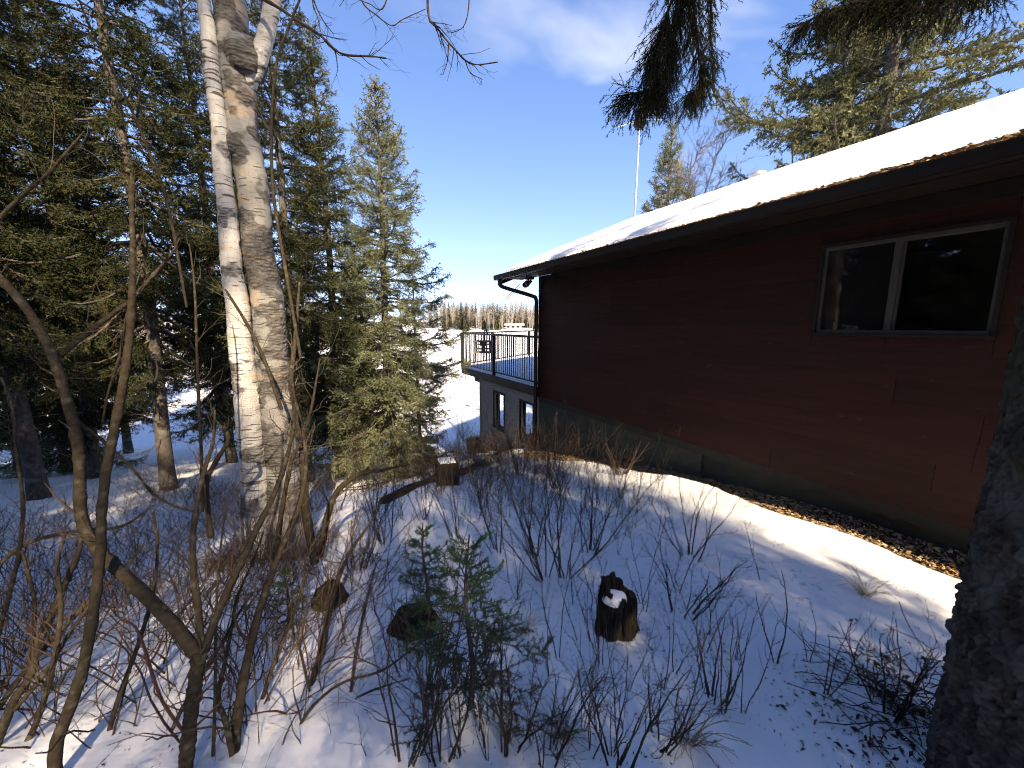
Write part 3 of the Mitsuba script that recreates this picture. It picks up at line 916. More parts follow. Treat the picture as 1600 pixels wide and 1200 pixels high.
for v, px, Yd, rot, sc, lab in [
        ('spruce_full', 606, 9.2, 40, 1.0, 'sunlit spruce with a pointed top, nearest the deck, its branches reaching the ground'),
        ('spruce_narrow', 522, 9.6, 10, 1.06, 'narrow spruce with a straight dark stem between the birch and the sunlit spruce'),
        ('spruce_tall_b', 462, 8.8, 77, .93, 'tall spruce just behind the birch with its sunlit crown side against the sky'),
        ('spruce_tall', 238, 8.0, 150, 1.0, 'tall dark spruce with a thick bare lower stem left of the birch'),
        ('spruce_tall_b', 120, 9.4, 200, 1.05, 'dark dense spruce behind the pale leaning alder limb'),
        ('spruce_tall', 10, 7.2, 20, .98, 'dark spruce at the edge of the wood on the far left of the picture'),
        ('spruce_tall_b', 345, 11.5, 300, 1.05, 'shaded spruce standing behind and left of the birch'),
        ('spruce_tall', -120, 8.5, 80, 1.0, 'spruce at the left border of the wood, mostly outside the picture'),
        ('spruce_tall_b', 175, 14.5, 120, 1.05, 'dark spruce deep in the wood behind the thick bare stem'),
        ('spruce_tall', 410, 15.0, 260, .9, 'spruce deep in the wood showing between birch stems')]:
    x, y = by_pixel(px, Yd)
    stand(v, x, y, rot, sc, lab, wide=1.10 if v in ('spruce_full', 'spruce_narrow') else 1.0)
for v, px, Yd, rot, sc in [('spruce_narrow', 480, 18, 99, 1.1), ('spruce_tall_b', -60, 14, 250, 1.0), ('spruce_tall', 130, 23, 222, 1.0),
                           ('spruce_full', 560, 14.5, 140, .85), ('spruce_tall', 330, 24, 10, .95), ('spruce_tall_b', 0, 11.5, 310, 1.0), ('spruce_full', 70, 10.5, 75, .9)]:
    x, y = by_pixel(px, Yd)
    stand(v, x, y, rot, sc, 'shaded spruce further back in the wood above the lake bank', 'shaded spruces at the back of the wood')
x, y = by_pixel(650, 11.0)
stand('spruce_young', x, y, 55, .8, 'thin young spruce between the sunlit spruce and the deck', sz=.85)
x, y = at(1385, 150, 10.6)[:2]
stand('spruce_open', x, y, 15, 1.1, 'huge open branched spruce rising behind the snowy roof', z=-2.4)
x, y = at(1325, 150, 12.2)[:2]
stand('spruce_open', x, y, 200, .85, 'second spruce behind the roof, its stem left of the huge one', z=-2.5)
x, y = at(1052, 200, 22)[:2]
stand('spruce_full', x, y, 100, 1.6, 'distant pointed spruce behind the bare aspens beyond the roof', z=-4.0, sz=1.62)
# the trees behind the eye that shade the foreground
for v, q, u, rot, sc, sz in [('spruce_young', 1.3, 4.6, 0, .8, 1.05), ('spruce_young', 2.4, 5.6, 70, .7, 1.1), ('spruce_young', .1, 4.0, 140, .55, .95), ('spruce_young', 1.9, 7.4, 10, 1.1, 1.35),
                             ('spruce_young', 2.7, 7.6, 45, .65, 1.45), ('spruce_young', .8, 7.6, 300, 1.1, 1.4), ('spruce_tall', -2.7, 9.5, 66, .55, 1.0), ('spruce_tall_b', 1.3, 12.5, 20, .85, .95), ('spruce_tall_b', 2.3, 13.5, 120, .55, .95), ('spruce_tall_b', .2, 13.0, 220, .6, .9),
                             ('spruce_tall', -2.9, 6.0, 30, .9, .9), ('spruce_tall_b', -4.9, 8.5, 100, 1.0, 1.0), ('spruce_tall', -6.8, 6.5, 160, 1.0, 1.1), ('spruce_tall_b', -8.8, 9.5, 210, 1.1, 1.2), ('spruce_tall', -3.3, 11.5, 250, 1.0, 1.15),
                             ('spruce_tall_b', -7.2, 2.5, 20, 1.0, 1.0), ('spruce_tall_b', -10.5, 5.0, 280, 1.0, 1.2), ('spruce_tall', -11, 1.0, 320, 1.0, 1.1), ('spruce_young', -2.3, 3.6, 80, .8, .8), ('spruce_tall_b', -5.6, 13, 60, 1.0, 1.2)]:
    x, y = q * .915 + u * .4035, q * .4035 - u * .915
    stand(v, x, y, rot, sc, 'spruce standing behind the viewer and shading the snow', 'spruces behind the viewer', sz=sz)

for x, y, v, sc in ((-8.5, 1.0, 'spruce_tall_b', 1.0), (-10.5, -1.5, 'spruce_tall', 1.0), (-12.5, 2.6, 'spruce_tall_b', 1.05), (-14, -3.5, 'spruce_tall', 1.1), (-7.6, -2.4, 'spruce_tall_b', .9), (-15, .5, 'spruce_tall_b', 1.1), (-12, -6, 'spruce_tall', 1.0), (-6.6, -.6, 'spruce_full', 1.0), (-7.6, -3.6, 'spruce_full', 1.1), (-9.2, -.4, 'spruce_full', 1.15), (-11.5, .9, 'spruce_full', 1.2), (-12.5, -2, 'spruce_full', 1.2), (-10.2, 4.3, 'spruce_tall', .95)):
    stand(v, x, y, x * 37 % 360, sc, 'spruce of the wood left of the viewer', 'spruces left of the viewer, mirrored in the window')

# ---- the near spruce on the right: rough bark, hanging branches
TX, TY, TR = 1.66, .93, .282
from scipy.spatial import cKDTree
zs = np.concatenate([np.arange(-1.95, .25, .0075), np.arange(.25, 4.0, .06), np.arange(4.0, 10.6, .4)])
ang = np.concatenate([np.linspace(2.2, 4.75, 118), np.linspace(4.75, 2.2 + 2 * np.pi, 60)[1:-1]])
na = len(ang)
A, Zg = np.meshgrid(ang, zs)
rad = TR * (1 - np.clip((Zg + .4) / 16, -.03, .97)) + .015 * np.exp(-np.maximum(Zg + 1.68, 0) / .13) * (1 + .5 * np.sin(A * 5 + 1))
cx, cy = np.cos(A) * .245, np.sin(A) * .245
q = np.stack([cx * 26, cy * 26, Zg * 13], -1)
r = rng_of(29)
nP = 9000
pa, pz = r.uniform(0, 2 * np.pi, nP), r.uniform(-2, 4.2, nP)


def unwrap_pts(a, z, sq):
    w1 = meshkit.fbm(np.stack([np.cos(a) * 4, np.sin(a) * 4, z * 9], -1), 3, 21) - .5
    w2 = meshkit.fbm(np.stack([np.cos(a) * 4 + 9, np.sin(a) * 4, z * 9], -1), 3, 22) - .5
    return np.stack([np.cos(a) * .24 + .03 * w1, np.sin(a) * .24 + .03 * w1, z * sq + .03 * w2], -1)


tree_ = cKDTree(np.stack([np.cos(pa) * .24, np.sin(pa) * .24, pz * .42], -1))
Q = unwrap_pts(A.ravel(), Zg.ravel(), .42)
dd, ii = tree_.query(Q, k=2)
edge = np.clip((dd[:, 1] - dd[:, 0]) / .007, 0, 1).reshape(A.shape)
plate = ii[:, 0]
tilt = r.normal(0, 1, (nP, 2))
off_ = (Q - np.stack([np.cos(pa) * .24, np.sin(pa) * .24, pz * .42], -1)[plate])
ph = r.uniform(0, 1, nP)[plate].reshape(A.shape)
flake = ((off_[:, 2] * tilt[plate, 0]) * .45 + (off_[:, 0] - off_[:, 1]) * tilt[plate, 1] * .3).reshape(A.shape)
fine = meshkit.fbm(q * 3.2, 3, 13)
bark = .015 * edge ** .55 * (.45 + .8 * ph) + np.clip(flake, -.007, .010) + .010 * fine + .014 * (meshkit.fbm(q * .18, 3, 14) - .5)
for (za, aa, am) in ((-.62, 3.3, .045), (-.35, 2.9, .03), (.0, 3.6, .03), (-1.0, 3.0, .02)):
    bark = bark + am * np.exp(-((Zg - za) / .05) ** 2 - (np.angle(np.exp(1j * (A - aa))) / .22) ** 2)
rad = rad - .02 + bark
V = np.stack([TX + rad * np.cos(A), TY + rad * np.sin(A), Zg], -1).reshape(-1, 3)
lich = np.clip((meshkit.fbm(q * .5 + 50, 4, 15) - .5) * 5, 0, 1).ravel()[:, None]
moss = np.clip((meshkit.fbm(q * .22 + 90, 3, 16) - .56) * 7, 0, 1).ravel()[:, None]
speck = np.clip(meshkit.fbm(q * 6, 2, 18) * 1.6 - .3, 0, 1).ravel()[:, None]
tone = r.uniform(0, 1, nP)[plate][:, None]
C = (np.array([.030, .024, .019]) * (1 - speck) + np.array([.115, .10, .085]) * speck) * (.6 + .8 * tone)
C = C * (1 - .5 * lich) + np.array([.13, .135, .115]) * .5 * lich
C = C * (1 - .6 * moss) + np.array([.045, .045, .02]) * .6 * moss
put('near_spruce', 'thick rough barked spruce trunk at the right border with branches hanging into the sky', 'spruce tree')
add('near_spruce__trunk', (V, lattice(na, len(zs), True)), 'vertex_mat', smooth=True, color=C)


def hanging(rng, main, r0, n, Lm, down=.9, per=150, nl=.0175, nw=.0042):
    """A drooping spruce branch with hanging twigs all along it and dark needles."""
    P = main[None]
    R = np.linspace(r0, r0 * .3, len(main))[None]
    w = np.zeros(n, int)
    t = rng.uniform(.05, 1, n)
    p, tan, _ = sample(P, R, w, t)
    d = unit(side_dirs(rng, tan, rng.uniform(.5, 1.2, n)) + np.array([0, 0, -down]) * rng.uniform(.4, 1.2, n)[:, None])
    L = Lm * rng.uniform(.35, 1.1, n) * (1.15 - .5 * t)
    P2 = paths(rng, p, d, L, 8, .10, -.10)
    R2 = np.full(n, .003)[:, None] * np.linspace(1, .4, 8)
    w3 = np.repeat(np.arange(n), np.maximum((L / .035).astype(int), 2))
    p3, t3, _ = sample(P2, R2, w3, rng.uniform(.08, 1, len(w3)))
    L3 = rng.uniform(.03, .10, len(w3))
    P3 = paths(rng, p3, unit(side_dirs(rng, t3, .8) + [0, 0, -.35]), L3, 4, .1, -.1)
    out = []
    for PP, LL in ((P2, L), (P3, L3)):
        v, f, w_ = needles(rng, PP, np.maximum((LL * per).astype(int), 4), nl, nw, 1.0)
        g = rng.random((len(w_), 1))
        out.append((v, f, np.repeat(np.array([.020, .032, .013]) * (1 - g) + np.array([.052, .062, .026]) * g, 3, 0)))
    wood = np.array([.07, .055, .042])
    for PP, RR, kk in ((P, R, 7), (P2, R2, 4), (P3, np.full((len(P3), 4), .0013), 3)):
        v, f = tubes(PP, RR, kk)
        out.append((v, f, wood))
    return join_c(out)


r = rng_of(33)
tk = np.array([TX, TY, 0])
for pts, r0, n, Lm in (
        ([tk + [0, 0, 3.3], at(1100, -260, 2.2), at(1072, -60, 2.65), at(1058, 40, 2.8), at(1040, 110, 2.9), at(1012, 140, 3.0), at(966, 150, 3.05)], .016, 300, .36),
        ([at(1080, -90, 2.6), at(1085, 20, 2.75), at(1092, 90, 2.85), at(1098, 130, 2.9), at(1075, 150, 2.95)], .009, 140, .28),
        ([at(1050, 0, 2.7), at(1030, 60, 2.8), at(1020, 110, 2.85), at(1030, 160, 2.9)], .008, 150, .30),
        ([at(1120, -120, 2.7), at(1112, -20, 2.78), at(1110, 60, 2.85), at(1118, 110, 2.9)], .008, 80, .20),
        ([tk + [0, 0, 2.7], at(1600, -120, 1.9), at(1480, -40, 2.2), at(1380, -10, 2.4), at(1300, 15, 2.5), at(1250, 40, 2.55)], .016, 260, .27),
        ([at(1500, -60, 2.1), at(1440, -20, 2.3), at(1400, 0, 2.4), at(1330, -5, 2.5)], .008, 110, .22)):
    v, f, c = hanging(r, spline(pts, 24), r0, n, Lm)
    k = add('near_spruce__branch', (v, f), 'needle_mat', color=c)
    put(k, 'dark drooping branch')
for pts, r0, n, Lm in (([tk + [0, 0, 3.5], tk + .9 * NS - .3 * TS + [0, 0, 3.9], tk + 1.8 * NS - .5 * TS + [0, 0, 4.2], tk + 2.9 * NS - .4 * TS + [0, 0, 4.35]], .02, 170, .55),
                       ([tk + [0, 0, 4.0], tk + .9 * NS + .4 * TS + [0, 0, 4.4], tk + 1.9 * NS + .8 * TS + [0, 0, 4.6], tk + 3.1 * NS + 1.2 * TS + [0, 0, 4.6]], .02, 170, .5)):
    v, f, c = hanging(r, spline(pts, 24), r0, n, Lm, .5, 50, .045, .014)
    k = add('near_spruce__branch', (v, f), 'needle_mat', color=c)
    put(k, 'long branch reaching over the roof')
tkn, lb, cr = conifer(seed=9, Ht=9.4, R=2.1, rt=.05, base=4.5, step=.6, dens=.55, per_m=36, width=.022, length=.06, droop=.15, tip=.3, dead=False)
off = np.array([TX, TY, -1.6])
add('near_spruce__limbs', (lb[0] + off, lb[1]), 'bark_mat', smooth=True)
add('near_spruce__crown', (cr[0] + off, cr[1]), 'needle_mat', color=cr[2])

# ---- the birch
BY = 3.42
put('birch_tree', 'double stemmed white birch with dark scarred bark on the slope', 'birch tree')


def px_path(pts, d0, d1, n):
    pts = np.asarray(pts, float)
    dd = np.linspace(d0, d1, len(pts))
    return spline(np.array([at(a, b, d) for (a, b), d in zip(pts, dd)]), n)


def px_r(ws, d, n):
    """Radii in metres from widths in pixels."""
    return np.interp(np.linspace(0, 1, n), np.linspace(0, 1, len(ws)), ws) / 2 / F * d


def depth(P):
    return P[..., 1] * CP - P[..., 2] * SP


def rough_tube(P, R, k, amp, seed, fq=(9, 22)):
    V, Fc = tubes(P[None], R[None], k)
    c = np.repeat(P, k, 0)
    d = V - c
    n1 = meshkit.fbm(V * [fq[0], fq[0], fq[1]], 3, seed)[:, None] - .5
    return c + d * (1 + amp * n1 / np.maximum(np.linalg.norm(d, axis=1, keepdims=True), .01) * .06), Fc


# stems as (pixels upwards, widths)
big = [(446, 885), (444, 830), (443, 760), (438, 690), (430, 600), (421, 500), (406, 400), (395, 300), (379, 200), (372, 130), (363, 60), (357, -20), (350, -140), (344, -280)]
bw = [92, 68, 54, 50, 48, 46, 43, 43, 44, 46, 46, 46, 42, 38]
thin = [(405, 870), (402, 800), (396, 720), (388, 640), (379, 560), (371, 480), (361, 400), (352, 300), (342, 200), (332, 110), (318, 0), (304, -120), (292, -260)]
tw = [58, 44, 38, 36, 34, 32, 29, 25, 23, 22, 20, 18, 16]
for pts, ws, nm, dist in ((big, bw, 'trunk', BY), (thin, tw, 'trunk', BY - .12)):
    P = px_path(pts, dist, dist, 150)
    P[:, 0] += .006 * np.sin(np.arange(150) * .33)
    k = add('birch_tree__' + nm, rough_tube(P, px_r(ws, depth(P), 150), 22, .35, 31), 'scarred_birch_mat' if dist == BY else 'birch_mat', smooth=True)
    put(k, 'thick dark scarred birch stem' if dist == BY else 'slender paler birch stem')
P = px_path([(384, 140), (398, 112), (410, 75), (418, 45), (426, 5), (434, -60), (446, -160)], BY, BY - .1, 40)
put(add('birch_tree__limb', rough_tube(P, px_r([20, 24, 24, 24, 23, 22, 18], depth(P), 40), 16, .3, 32), 'birch_mat', smooth=True), 'white side limb')
# burr under the fork and broken scars
for (a, b, wd, hh) in ((383, 92, 27, 34), (332, 72, 15, 22), (372, 225, 24, 30)):
    c = at(a, b, BY - .02)
    m = lathe([(.001, -hh / F * BY / 1.1), (wd / F * BY * .7, -hh / F * BY * .6), (wd / F * BY * .93, 0), (wd / F * BY * .7, hh / F * BY * .6), (.001, hh / F * BY / 1.1)], 18)
    n1 = meshkit.fbm(m[0] * 14 + a, 3, 9)[:, None]
    add('birch_tree__burr', (m[0] * (.8 + .45 * n1) + c, m[1]), 'scarred_birch_mat', smooth=True)


def twig_mesh(rng, P, R, n2, l2, n3, l3, color, k=5, spread=.75, lift=.02, tmin=.25, buds=True, rmin=(.0012, .0009), rmax=(.006, .003)):
    """The paths P with two orders of side twigs; (vertices, faces, colours)."""
    out = []
    w2 = rng.integers(0, len(P), n2)
    t2 = rng.uniform(tmin, 1, n2)
    p2, tn2, r2 = sample(P, R, w2, t2)
    L2 = l2 * rng.uniform(.35, 1.2, n2) * (1.25 - .7 * t2)
    P2 = paths(rng, p2, side_dirs(rng, tn2, rng.uniform(spread * .6, spread * 1.3, n2)), L2, 7, .13, lift)
    R2 = np.clip(r2 * .5, rmin[0], rmax[0])[:, None] * np.linspace(1, .35, 7)
    out.append((P, R, k))
    out.append((P2, R2, 4))
    if n3:
        w3 = rng.integers(0, n2, n3)
        p3, tn3, r3 = sample(P2, R2, w3, rng.uniform(.2, 1, n3))
        L3 = l3 * rng.uniform(.3, 1.2, n3)
        P3 = paths(rng, p3, side_dirs(rng, tn3, rng.uniform(.5, 1.0, n3)), L3, 5, .15, lift)
        R3 = np.clip(r3 * .6, rmin[1], rmax[1])[:, None] * np.linspace(1, .5, 5)
        out.append((P3, R3, 3))
    res = []
    for PP, RR, kk in out:
        if buds:
            RR = RR * rng.uniform(.85, 1.35, RR.shape)
        v, f = tubes(PP, RR, kk)
        c = np.asarray(color) * rng.uniform(.75, 1.25, (len(PP), 1))
        res.append((v, f, np.repeat(c, PP.shape[1] * kk, 0)))
    return join_c(res)


r = rng_of(51)
dark = (.045, .036, .03)
for pts, d0, d1, r0, n2, l2, n3 in (
        ([(398, -10), (440, 15), (470, 36), (500, 55), (523, 77), (541, 86), (580, 88), (603, 91)], 3.2, 2.9, .012, 12, .30, 12),
        ([(500, -60), (488, -5), (497, 30), (500, 48)], 2.9, 2.9, .006, 5, .2, 6),
        ([(468, -70), (490, 0), (505, 32), (521, 53)], 3.0, 2.9, .006, 8, .2, 8),
        ([(560, -60), (565, 0), (590, 25), (612, 40), (630, 30), (665, 14)], 2.7, 2.7, .005, 7, .18, 10),
        ([(668, -80), (668, 0), (671, 30), (680, 40), (698, 63), (715, 82), (728, 95), (745, 101), (778, 97)], 2.5, 2.5, .008, 13, .22, 20),
        ([(701, 66), (699, 95), (692, 117)], 2.5, 2.5, .004, 3, .08, 3),
        ([(727, 95), (735, 114), (754, 124)], 2.5, 2.5, .0035, 3, .08, 4),
        ([(730, -70), (733, 0), (725, 40), (705, 52)], 2.5, 2.5, .004, 5, .15, 6),
        ([(620, -80), (600, 10), (575, 5), (545, -5), (530, 10)], 2.6, 2.7, .004, 6, .14, 6)):
    P = px_path(pts, d0, d1, 30)[None]
    R = np.linspace(r0, r0 * .35, 30)[None]
    v, f, c = twig_mesh(r, P, R, n2, l2, n3, l2 * .5, dark, k=6)
    put(add('birch_tree__branch', (v, f), 'vertex_mat', color=c), 'bare dark branch hanging from above')
# moss and dead grass round the foot
base = drop(432, 872)
base = np.array([at(432, 860, BY)[0], BY, 0.])
base[2] = float(ground_z(base[0], base[1]))
r = rng_of(52)
n = 900
a = r.uniform(0, 6.28, n)
rr = .16 + r.uniform(0, .30, n)
p = np.stack([base[0] + np.cos(a) * rr * 1.15, base[1] + np.sin(a) * rr, 0 * a], -1)
p[:, 2] = ground_z(p[:, 0], p[:, 1]) - .01
Pg = paths(r, p, np.stack([np.cos(a) * .5, np.sin(a) * .5, np.full(n, .9)], -1) + r.normal(0, .4, (n, 3)), r.uniform(.08, .30, n), 6, .18, -.16)
v, f = tubes(Pg, np.full((n, 6), .0016), 3)
g = r.random((n, 1))
put(add('dry_grass', (v, f), 'vertex_mat', color=np.repeat(np.array([.10, .075, .035]) * (1 - g) + np.array([.25, .20, .10]) * g, 18, 0)), 'dry tangled grass and moss round the foot of the birch', 'dry grass', kind='stuff')

# ---- bare aspens behind the roof
r = rng_of(61)


def bare_tree(rng, base, Ht, r0, lean, trunk_c, twig_c, n1=11, l1=.45, n2=120, n3=420, seed=0):
    P0 = paths(rng, base[None], (np.array([lean[0], lean[1], 1.0]))[None], np.array([Ht]), 16, .06, .04)
    R0 = np.linspace(r0, r0 * .12, 16)[None]
    w = np.zeros(n1, int)
    t = np.linspace(.38, .95, n1)
    p, tn, r1 = sample(P0, R0, w, t)
    P1 = paths(rng, p, side_dirs(rng, tn, rng.uniform(.5, .9, n1)), Ht * l1 * (1.15 - t) * rng.uniform(.7, 1.2, n1), 10, .13, .05)
    R1 = np.clip(r1 * .6, .02, 1)[:, None] * np.linspace(1, .2, 10)
    pale = []
    for PP, RR, kk in ((P0, R0, 8), (P1, R1, 6)):
        v, f = tubes(PP, RR, kk)
        pale.append((v, f))
    v, f, c = twig_mesh(rng, P1, R1, n2, Ht * .13, n3, Ht * .055, twig_c, k=3, lift=.03, tmin=.15, rmin=(.011, .008), rmax=(.02, .012))
    return join(pale), (v, f, c)


for px, Yd, zb, Ht, lab, ln in ((1043, 16.5, -4.2, 10.5, 'white stemmed bare aspen nearest the aerial, beyond the roof', (-.03, 0)), (1075, 17.5, -4.2, 11.5, 'bare aspen right of the white stemmed one, twigs spread on the blue sky', (.05, 0)),
                                (1135, 19.0, -4.0, 9.5, 'low bare tree between the aspens and the huge spruce', (.05, 0)), (985, 18.0, -4.6, 7.2, 'low bare tree showing just above the roof edge near the aerial foot', (-.08, 0))):
    b = at(px, 330, Yd)
    b[2] = zb
    pt, tw_ = bare_tree(r, b, Ht, .12, ln, None, (.24, .20, .17))
    k = numbered('aspen_tree')
    put(k, lab, 'aspen tree')
    scene[k + '__trunk'] = ply(pt, 'birch_mat', smooth=True)
    scene[k + '__crown'] = ply((tw_[0], tw_[1]), 'vertex_mat', color=tw_[2])

r = rng_of(66)
for q_, u_, Ht in ((-1.75, 11.0, 16), (-.45, 14.0, 18), (-1.0, 19.5, 20)):
    b = np.array([q_ * .915 + u_ * .4035, q_ * .4035 - u_ * .915, 0])
    b[2] = float(ground_z(b[0], b[1])) - .1
    pt, tw_ = bare_tree(r, b, Ht, .13, (0, 0), None, (.24, .20, .17), n1=20, l1=.36, n2=240, n3=450)
    k = numbered('aspen_tree')
    put(k, 'tall bare aspen behind the viewer, its twigs breaking up the sun', 'aspen tree', 'bare aspens behind the viewer')
    scene[k + '__trunk'] = ply(pt, 'birch_mat', smooth=True)
    scene[k + '__crown'] = ply((tw_[0], tw_[1]), 'vertex_mat', color=tw_[2])

# ---- the far shore's wood and a cabin
r = rng_of(71)


def far_conifer(seed, n=420):
    q = rng_of(seed)
    h = q.random(n) ** 1.1
    a = q.uniform(0, 6.28, n)
    L = .19 * (1 - h) ** .8 * q.uniform(.6, 1.2, n) + .012
    p0 = np.stack([0 * h, 0 * h, .06 + .94 * h], -1)
    d = np.stack([np.cos(a), np.sin(a), q.normal(-.25, .2, n)], -1) * L[:, None]
    s = np.stack([-np.sin(a), np.cos(a), 0 * a], -1) * (.022 + .02 * (1 - h))[:, None]
    V = np.stack([p0 + d * .25 - s, p0 + d * .25 + s, p0 + d], 1).reshape(-1, 3)
    g = q.random((n, 1))
    C = np.repeat(np.array([.07, .08, .05]) * (1 - g) + np.array([.17, .165, .10]) * g, 3, 0)
    tv, tf = solid_tube(np.array([[0, 0, -.1], [0, 0, .97]]), [.012, .002], 5)
    return join_c([(V, np.arange(3 * n).reshape(-1, 3), C), (tv, tf, np.array([.10, .08, .07]))])


def far_bare(seed, n1=22, n2=90):
    q = rng_of(seed)
    P0 = paths(q, np.zeros((1, 3)) - [0, 0, .1], np.array([[0, 0, 1.0]]), np.array([1.1]), 6, .03, .03)
    R0 = np.linspace(.011, .002, 6)[None]
    p, t, _ = sample(P0, R0, np.zeros(n1, int), q.uniform(.35, 1, n1))
    P1 = paths(q, p, side_dirs(q, t, .6), q.uniform(.08, .24, n1), 4, .1, .12)
    R1 = np.full((n1, 4), .0035)
    p, t, _ = sample(P1, R1, q.integers(0, n1, n2), q.uniform(.2, 1, n2))
    P2 = paths(q, p, side_dirs(q, t, .6), q.uniform(.03, .10, n2), 3, .1, .1)
    R2 = np.full((n2, 3), .0028)
    g = q.uniform(.8, 1.2)
    return join_c([(*tubes(P0, R0, 5), np.array([.34, .32, .29])), (*tubes(P1, R1, 3), np.array([.28, .25, .215]) * g), (*tubes(P2, R2, 3), np.array([.25, .215, .18]) * g)])


for nm, fn in (('far_spruce_a', far_conifer), ('far_spruce_b', far_conifer), ('far_bare_a', far_bare), ('far_bare_b', far_bare), ('far_bare_c', far_bare)):
    v, f, c = fn(sum(map(ord, nm)))
    scene['group_' + nm] = {'type': 'shapegroup', 'crown': ply((v, f), 'vertex_mat', color=c)}
LABS = {'s': 'small dark pointed spruce in the far shore wood', 'b': 'small pale leafless tree in the far shore wood'}
mass = []
protos = {k: (far_conifer(sum(map(ord, k)), 160) if 'spruce' in k else far_bare(sum(map(ord, k)), 11, 30)) for k in ('far_spruce_a', 'far_spruce_b', 'far_bare_a', 'far_bare_b', 'far_bare_c')}
for i in range(840):
    kind = ('far_bare_a', 'far_bare_b', 'far_bare_c', 'far_spruce_a', 'far_spruce_b')[r.choice(5, p=(.26, .22, .2, .18, .14))]
    seen = i < 240
    if seen:
        y = 296 + 95 * r.random() ** 1.3
        px = r.uniform(690, 850)
        x = (px - 800) / F * y
    else:
        y = 296 + 140 * r.random()
        x = r.uniform(-380, 90)
        if i >= 560:
            x, y = r.uniform(-75, 30), r.uniform(318, 440)
    if -6 < x < 12 and 300 < y < 328:
        y += 34
    hgt = (r.uniform(9, 19) if 'bare' in kind else r.uniform(7, 22)) * (1 if y < 360 else 1.1)
    M = T().translate([x, y, float(shore_z(np.array(x), np.array(y))) - .2]).rotate([0, 0, 1], r.uniform(0, 360)).scale([hgt * r.uniform(.85, 1.2), hgt * r.uniform(.85, 1.2), hgt])
    if seen:
        k = numbered('far_spruce' if 'spruce' in kind else 'far_leafless_tree')
        scene[k] = {'type': 'instance', 'shapegroup': {'type': 'ref', 'id': 'group_' + kind}, 'to_world': M}
        b = 's' if 'spruce' in kind else 'b'
        put(k, LABS[b], 'tree', 'spruces on the far shore' if b == 's' else 'leafless trees on the far shore')
    else:
        k = numbered('far_forest__tree')
        v, f, c = protos[kind]
        mass.append((v @ np.array(M.matrix)[:3, :3].T + np.array(M.matrix)[:3, 3], f, c))
        if len(mass) > 800:
            continue
for k in [k for k in USED if k == 'far_forest__tree']:
    USED.pop(k)
v, f, c = join_c(mass)
add('far_forest', (v, f), 'vertex_mat', color=c)
put('far_forest', 'pale mixed winter wood along the far shore of the lake', 'wood', kind='stuff')
cb = np.array([2.0, 316.0, 0])
cb[2] = float(shore_z(np.array(cb[0]), np.array(cb[1])))
put('far_cabin', 'small pale cabin with a snowy roof on the far shore', 'cabin')
add('far_cabin__wall', at_c(box(-7, 7, 0, 8, 0, 3.0), cb), 'grey_siding_mat')
v = np.array([[-8, -1, 2.9], [8, -1, 2.9], [8, 4, 4.6], [-8, 4, 4.6], [8, 9, 2.9], [-8, 9, 2.9]], float)
add('far_cabin__roof', at_c((v, np.array([[0, 1, 2], [0, 2, 3], [3, 2, 4], [3, 4, 5], [0, 3, 5], [1, 4, 2]])), cb), 'snow_mat')
for x in (-6, -2, 2, 6):
    add('far_cabin__window', at_c(box(x, x + 1.8, -.08, -.02, 1.2, 2.6), cb), 'black_metal_mat')

# ------------------------------------------------------------------ stems, shrubs and litter in the foreground
DARK, BROWN, GREY, PALE = (.050, .040, .033), (.085, .058, .042), (.10, .085, .07), (.30, .24, .16)


def stem_path(pts, ws, d0, d1, n=40):
    P = px_path(pts, d0, d1, n)
    d = depth(P)
    return P, np.interp(np.linspace(0, 1, n), np.linspace(0, 1, len(ws)), ws) / 2 / F * d


def knotty(P, R, k, seed):
    r_ = rng_of(seed)
    m = 1 + .10 * (meshkit.fbm(np.arange(len(R))[:, None] * [.35, 0, 0], 3, seed) - .5) * 2
    for i in r_.integers(2, len(R) - 2, max(2, len(R) // 8)):
        m[i] += r_.uniform(.08, .22)
    R = R * m
    V, Fc = tubes(P[None], R[None], k)
    c = np.repeat(P, k, 0)
    n1 = meshkit.fbm(V * 90, 2, seed)[:, None] - .5
    return c + (V - c) * (1 + .30 * n1), Fc


def alder(name, lab, stems, twigs, seed, cat='alder shrub', col=BROWN):
    """An alder: each stem (pixels, widths, distances) is a part, its side twigs another."""
    r_ = rng_of(seed)
    key = numbered(name)
    put(key, lab, cat)
    allP, allR = [], []
    for j, (pts, ws, d0, d1) in enumerate(stems):
        P, R = stem_path(pts, ws, d0, d1, 64)
        add(key + '__stem', knotty(P, R, 12, seed + j), 'alder_mat', smooth=True)
        allP.append(P)
        allR.append(R)
    if twigs:
        n2, l2, n3 = twigs
        v, f, c = twig_mesh(r_, np.array(allP)[:, ::2], np.array(allR)[:, ::2] * .5, n2, l2, n3, l2 * .45, col, k=4, spread=.8, lift=.06, tmin=.2)
        put(key + '__twigs', kind='stuff')
        add(key + '__twigs', (v, f), 'vertex_mat', color=c)
        # buds: small swellings near twig ends
    return key


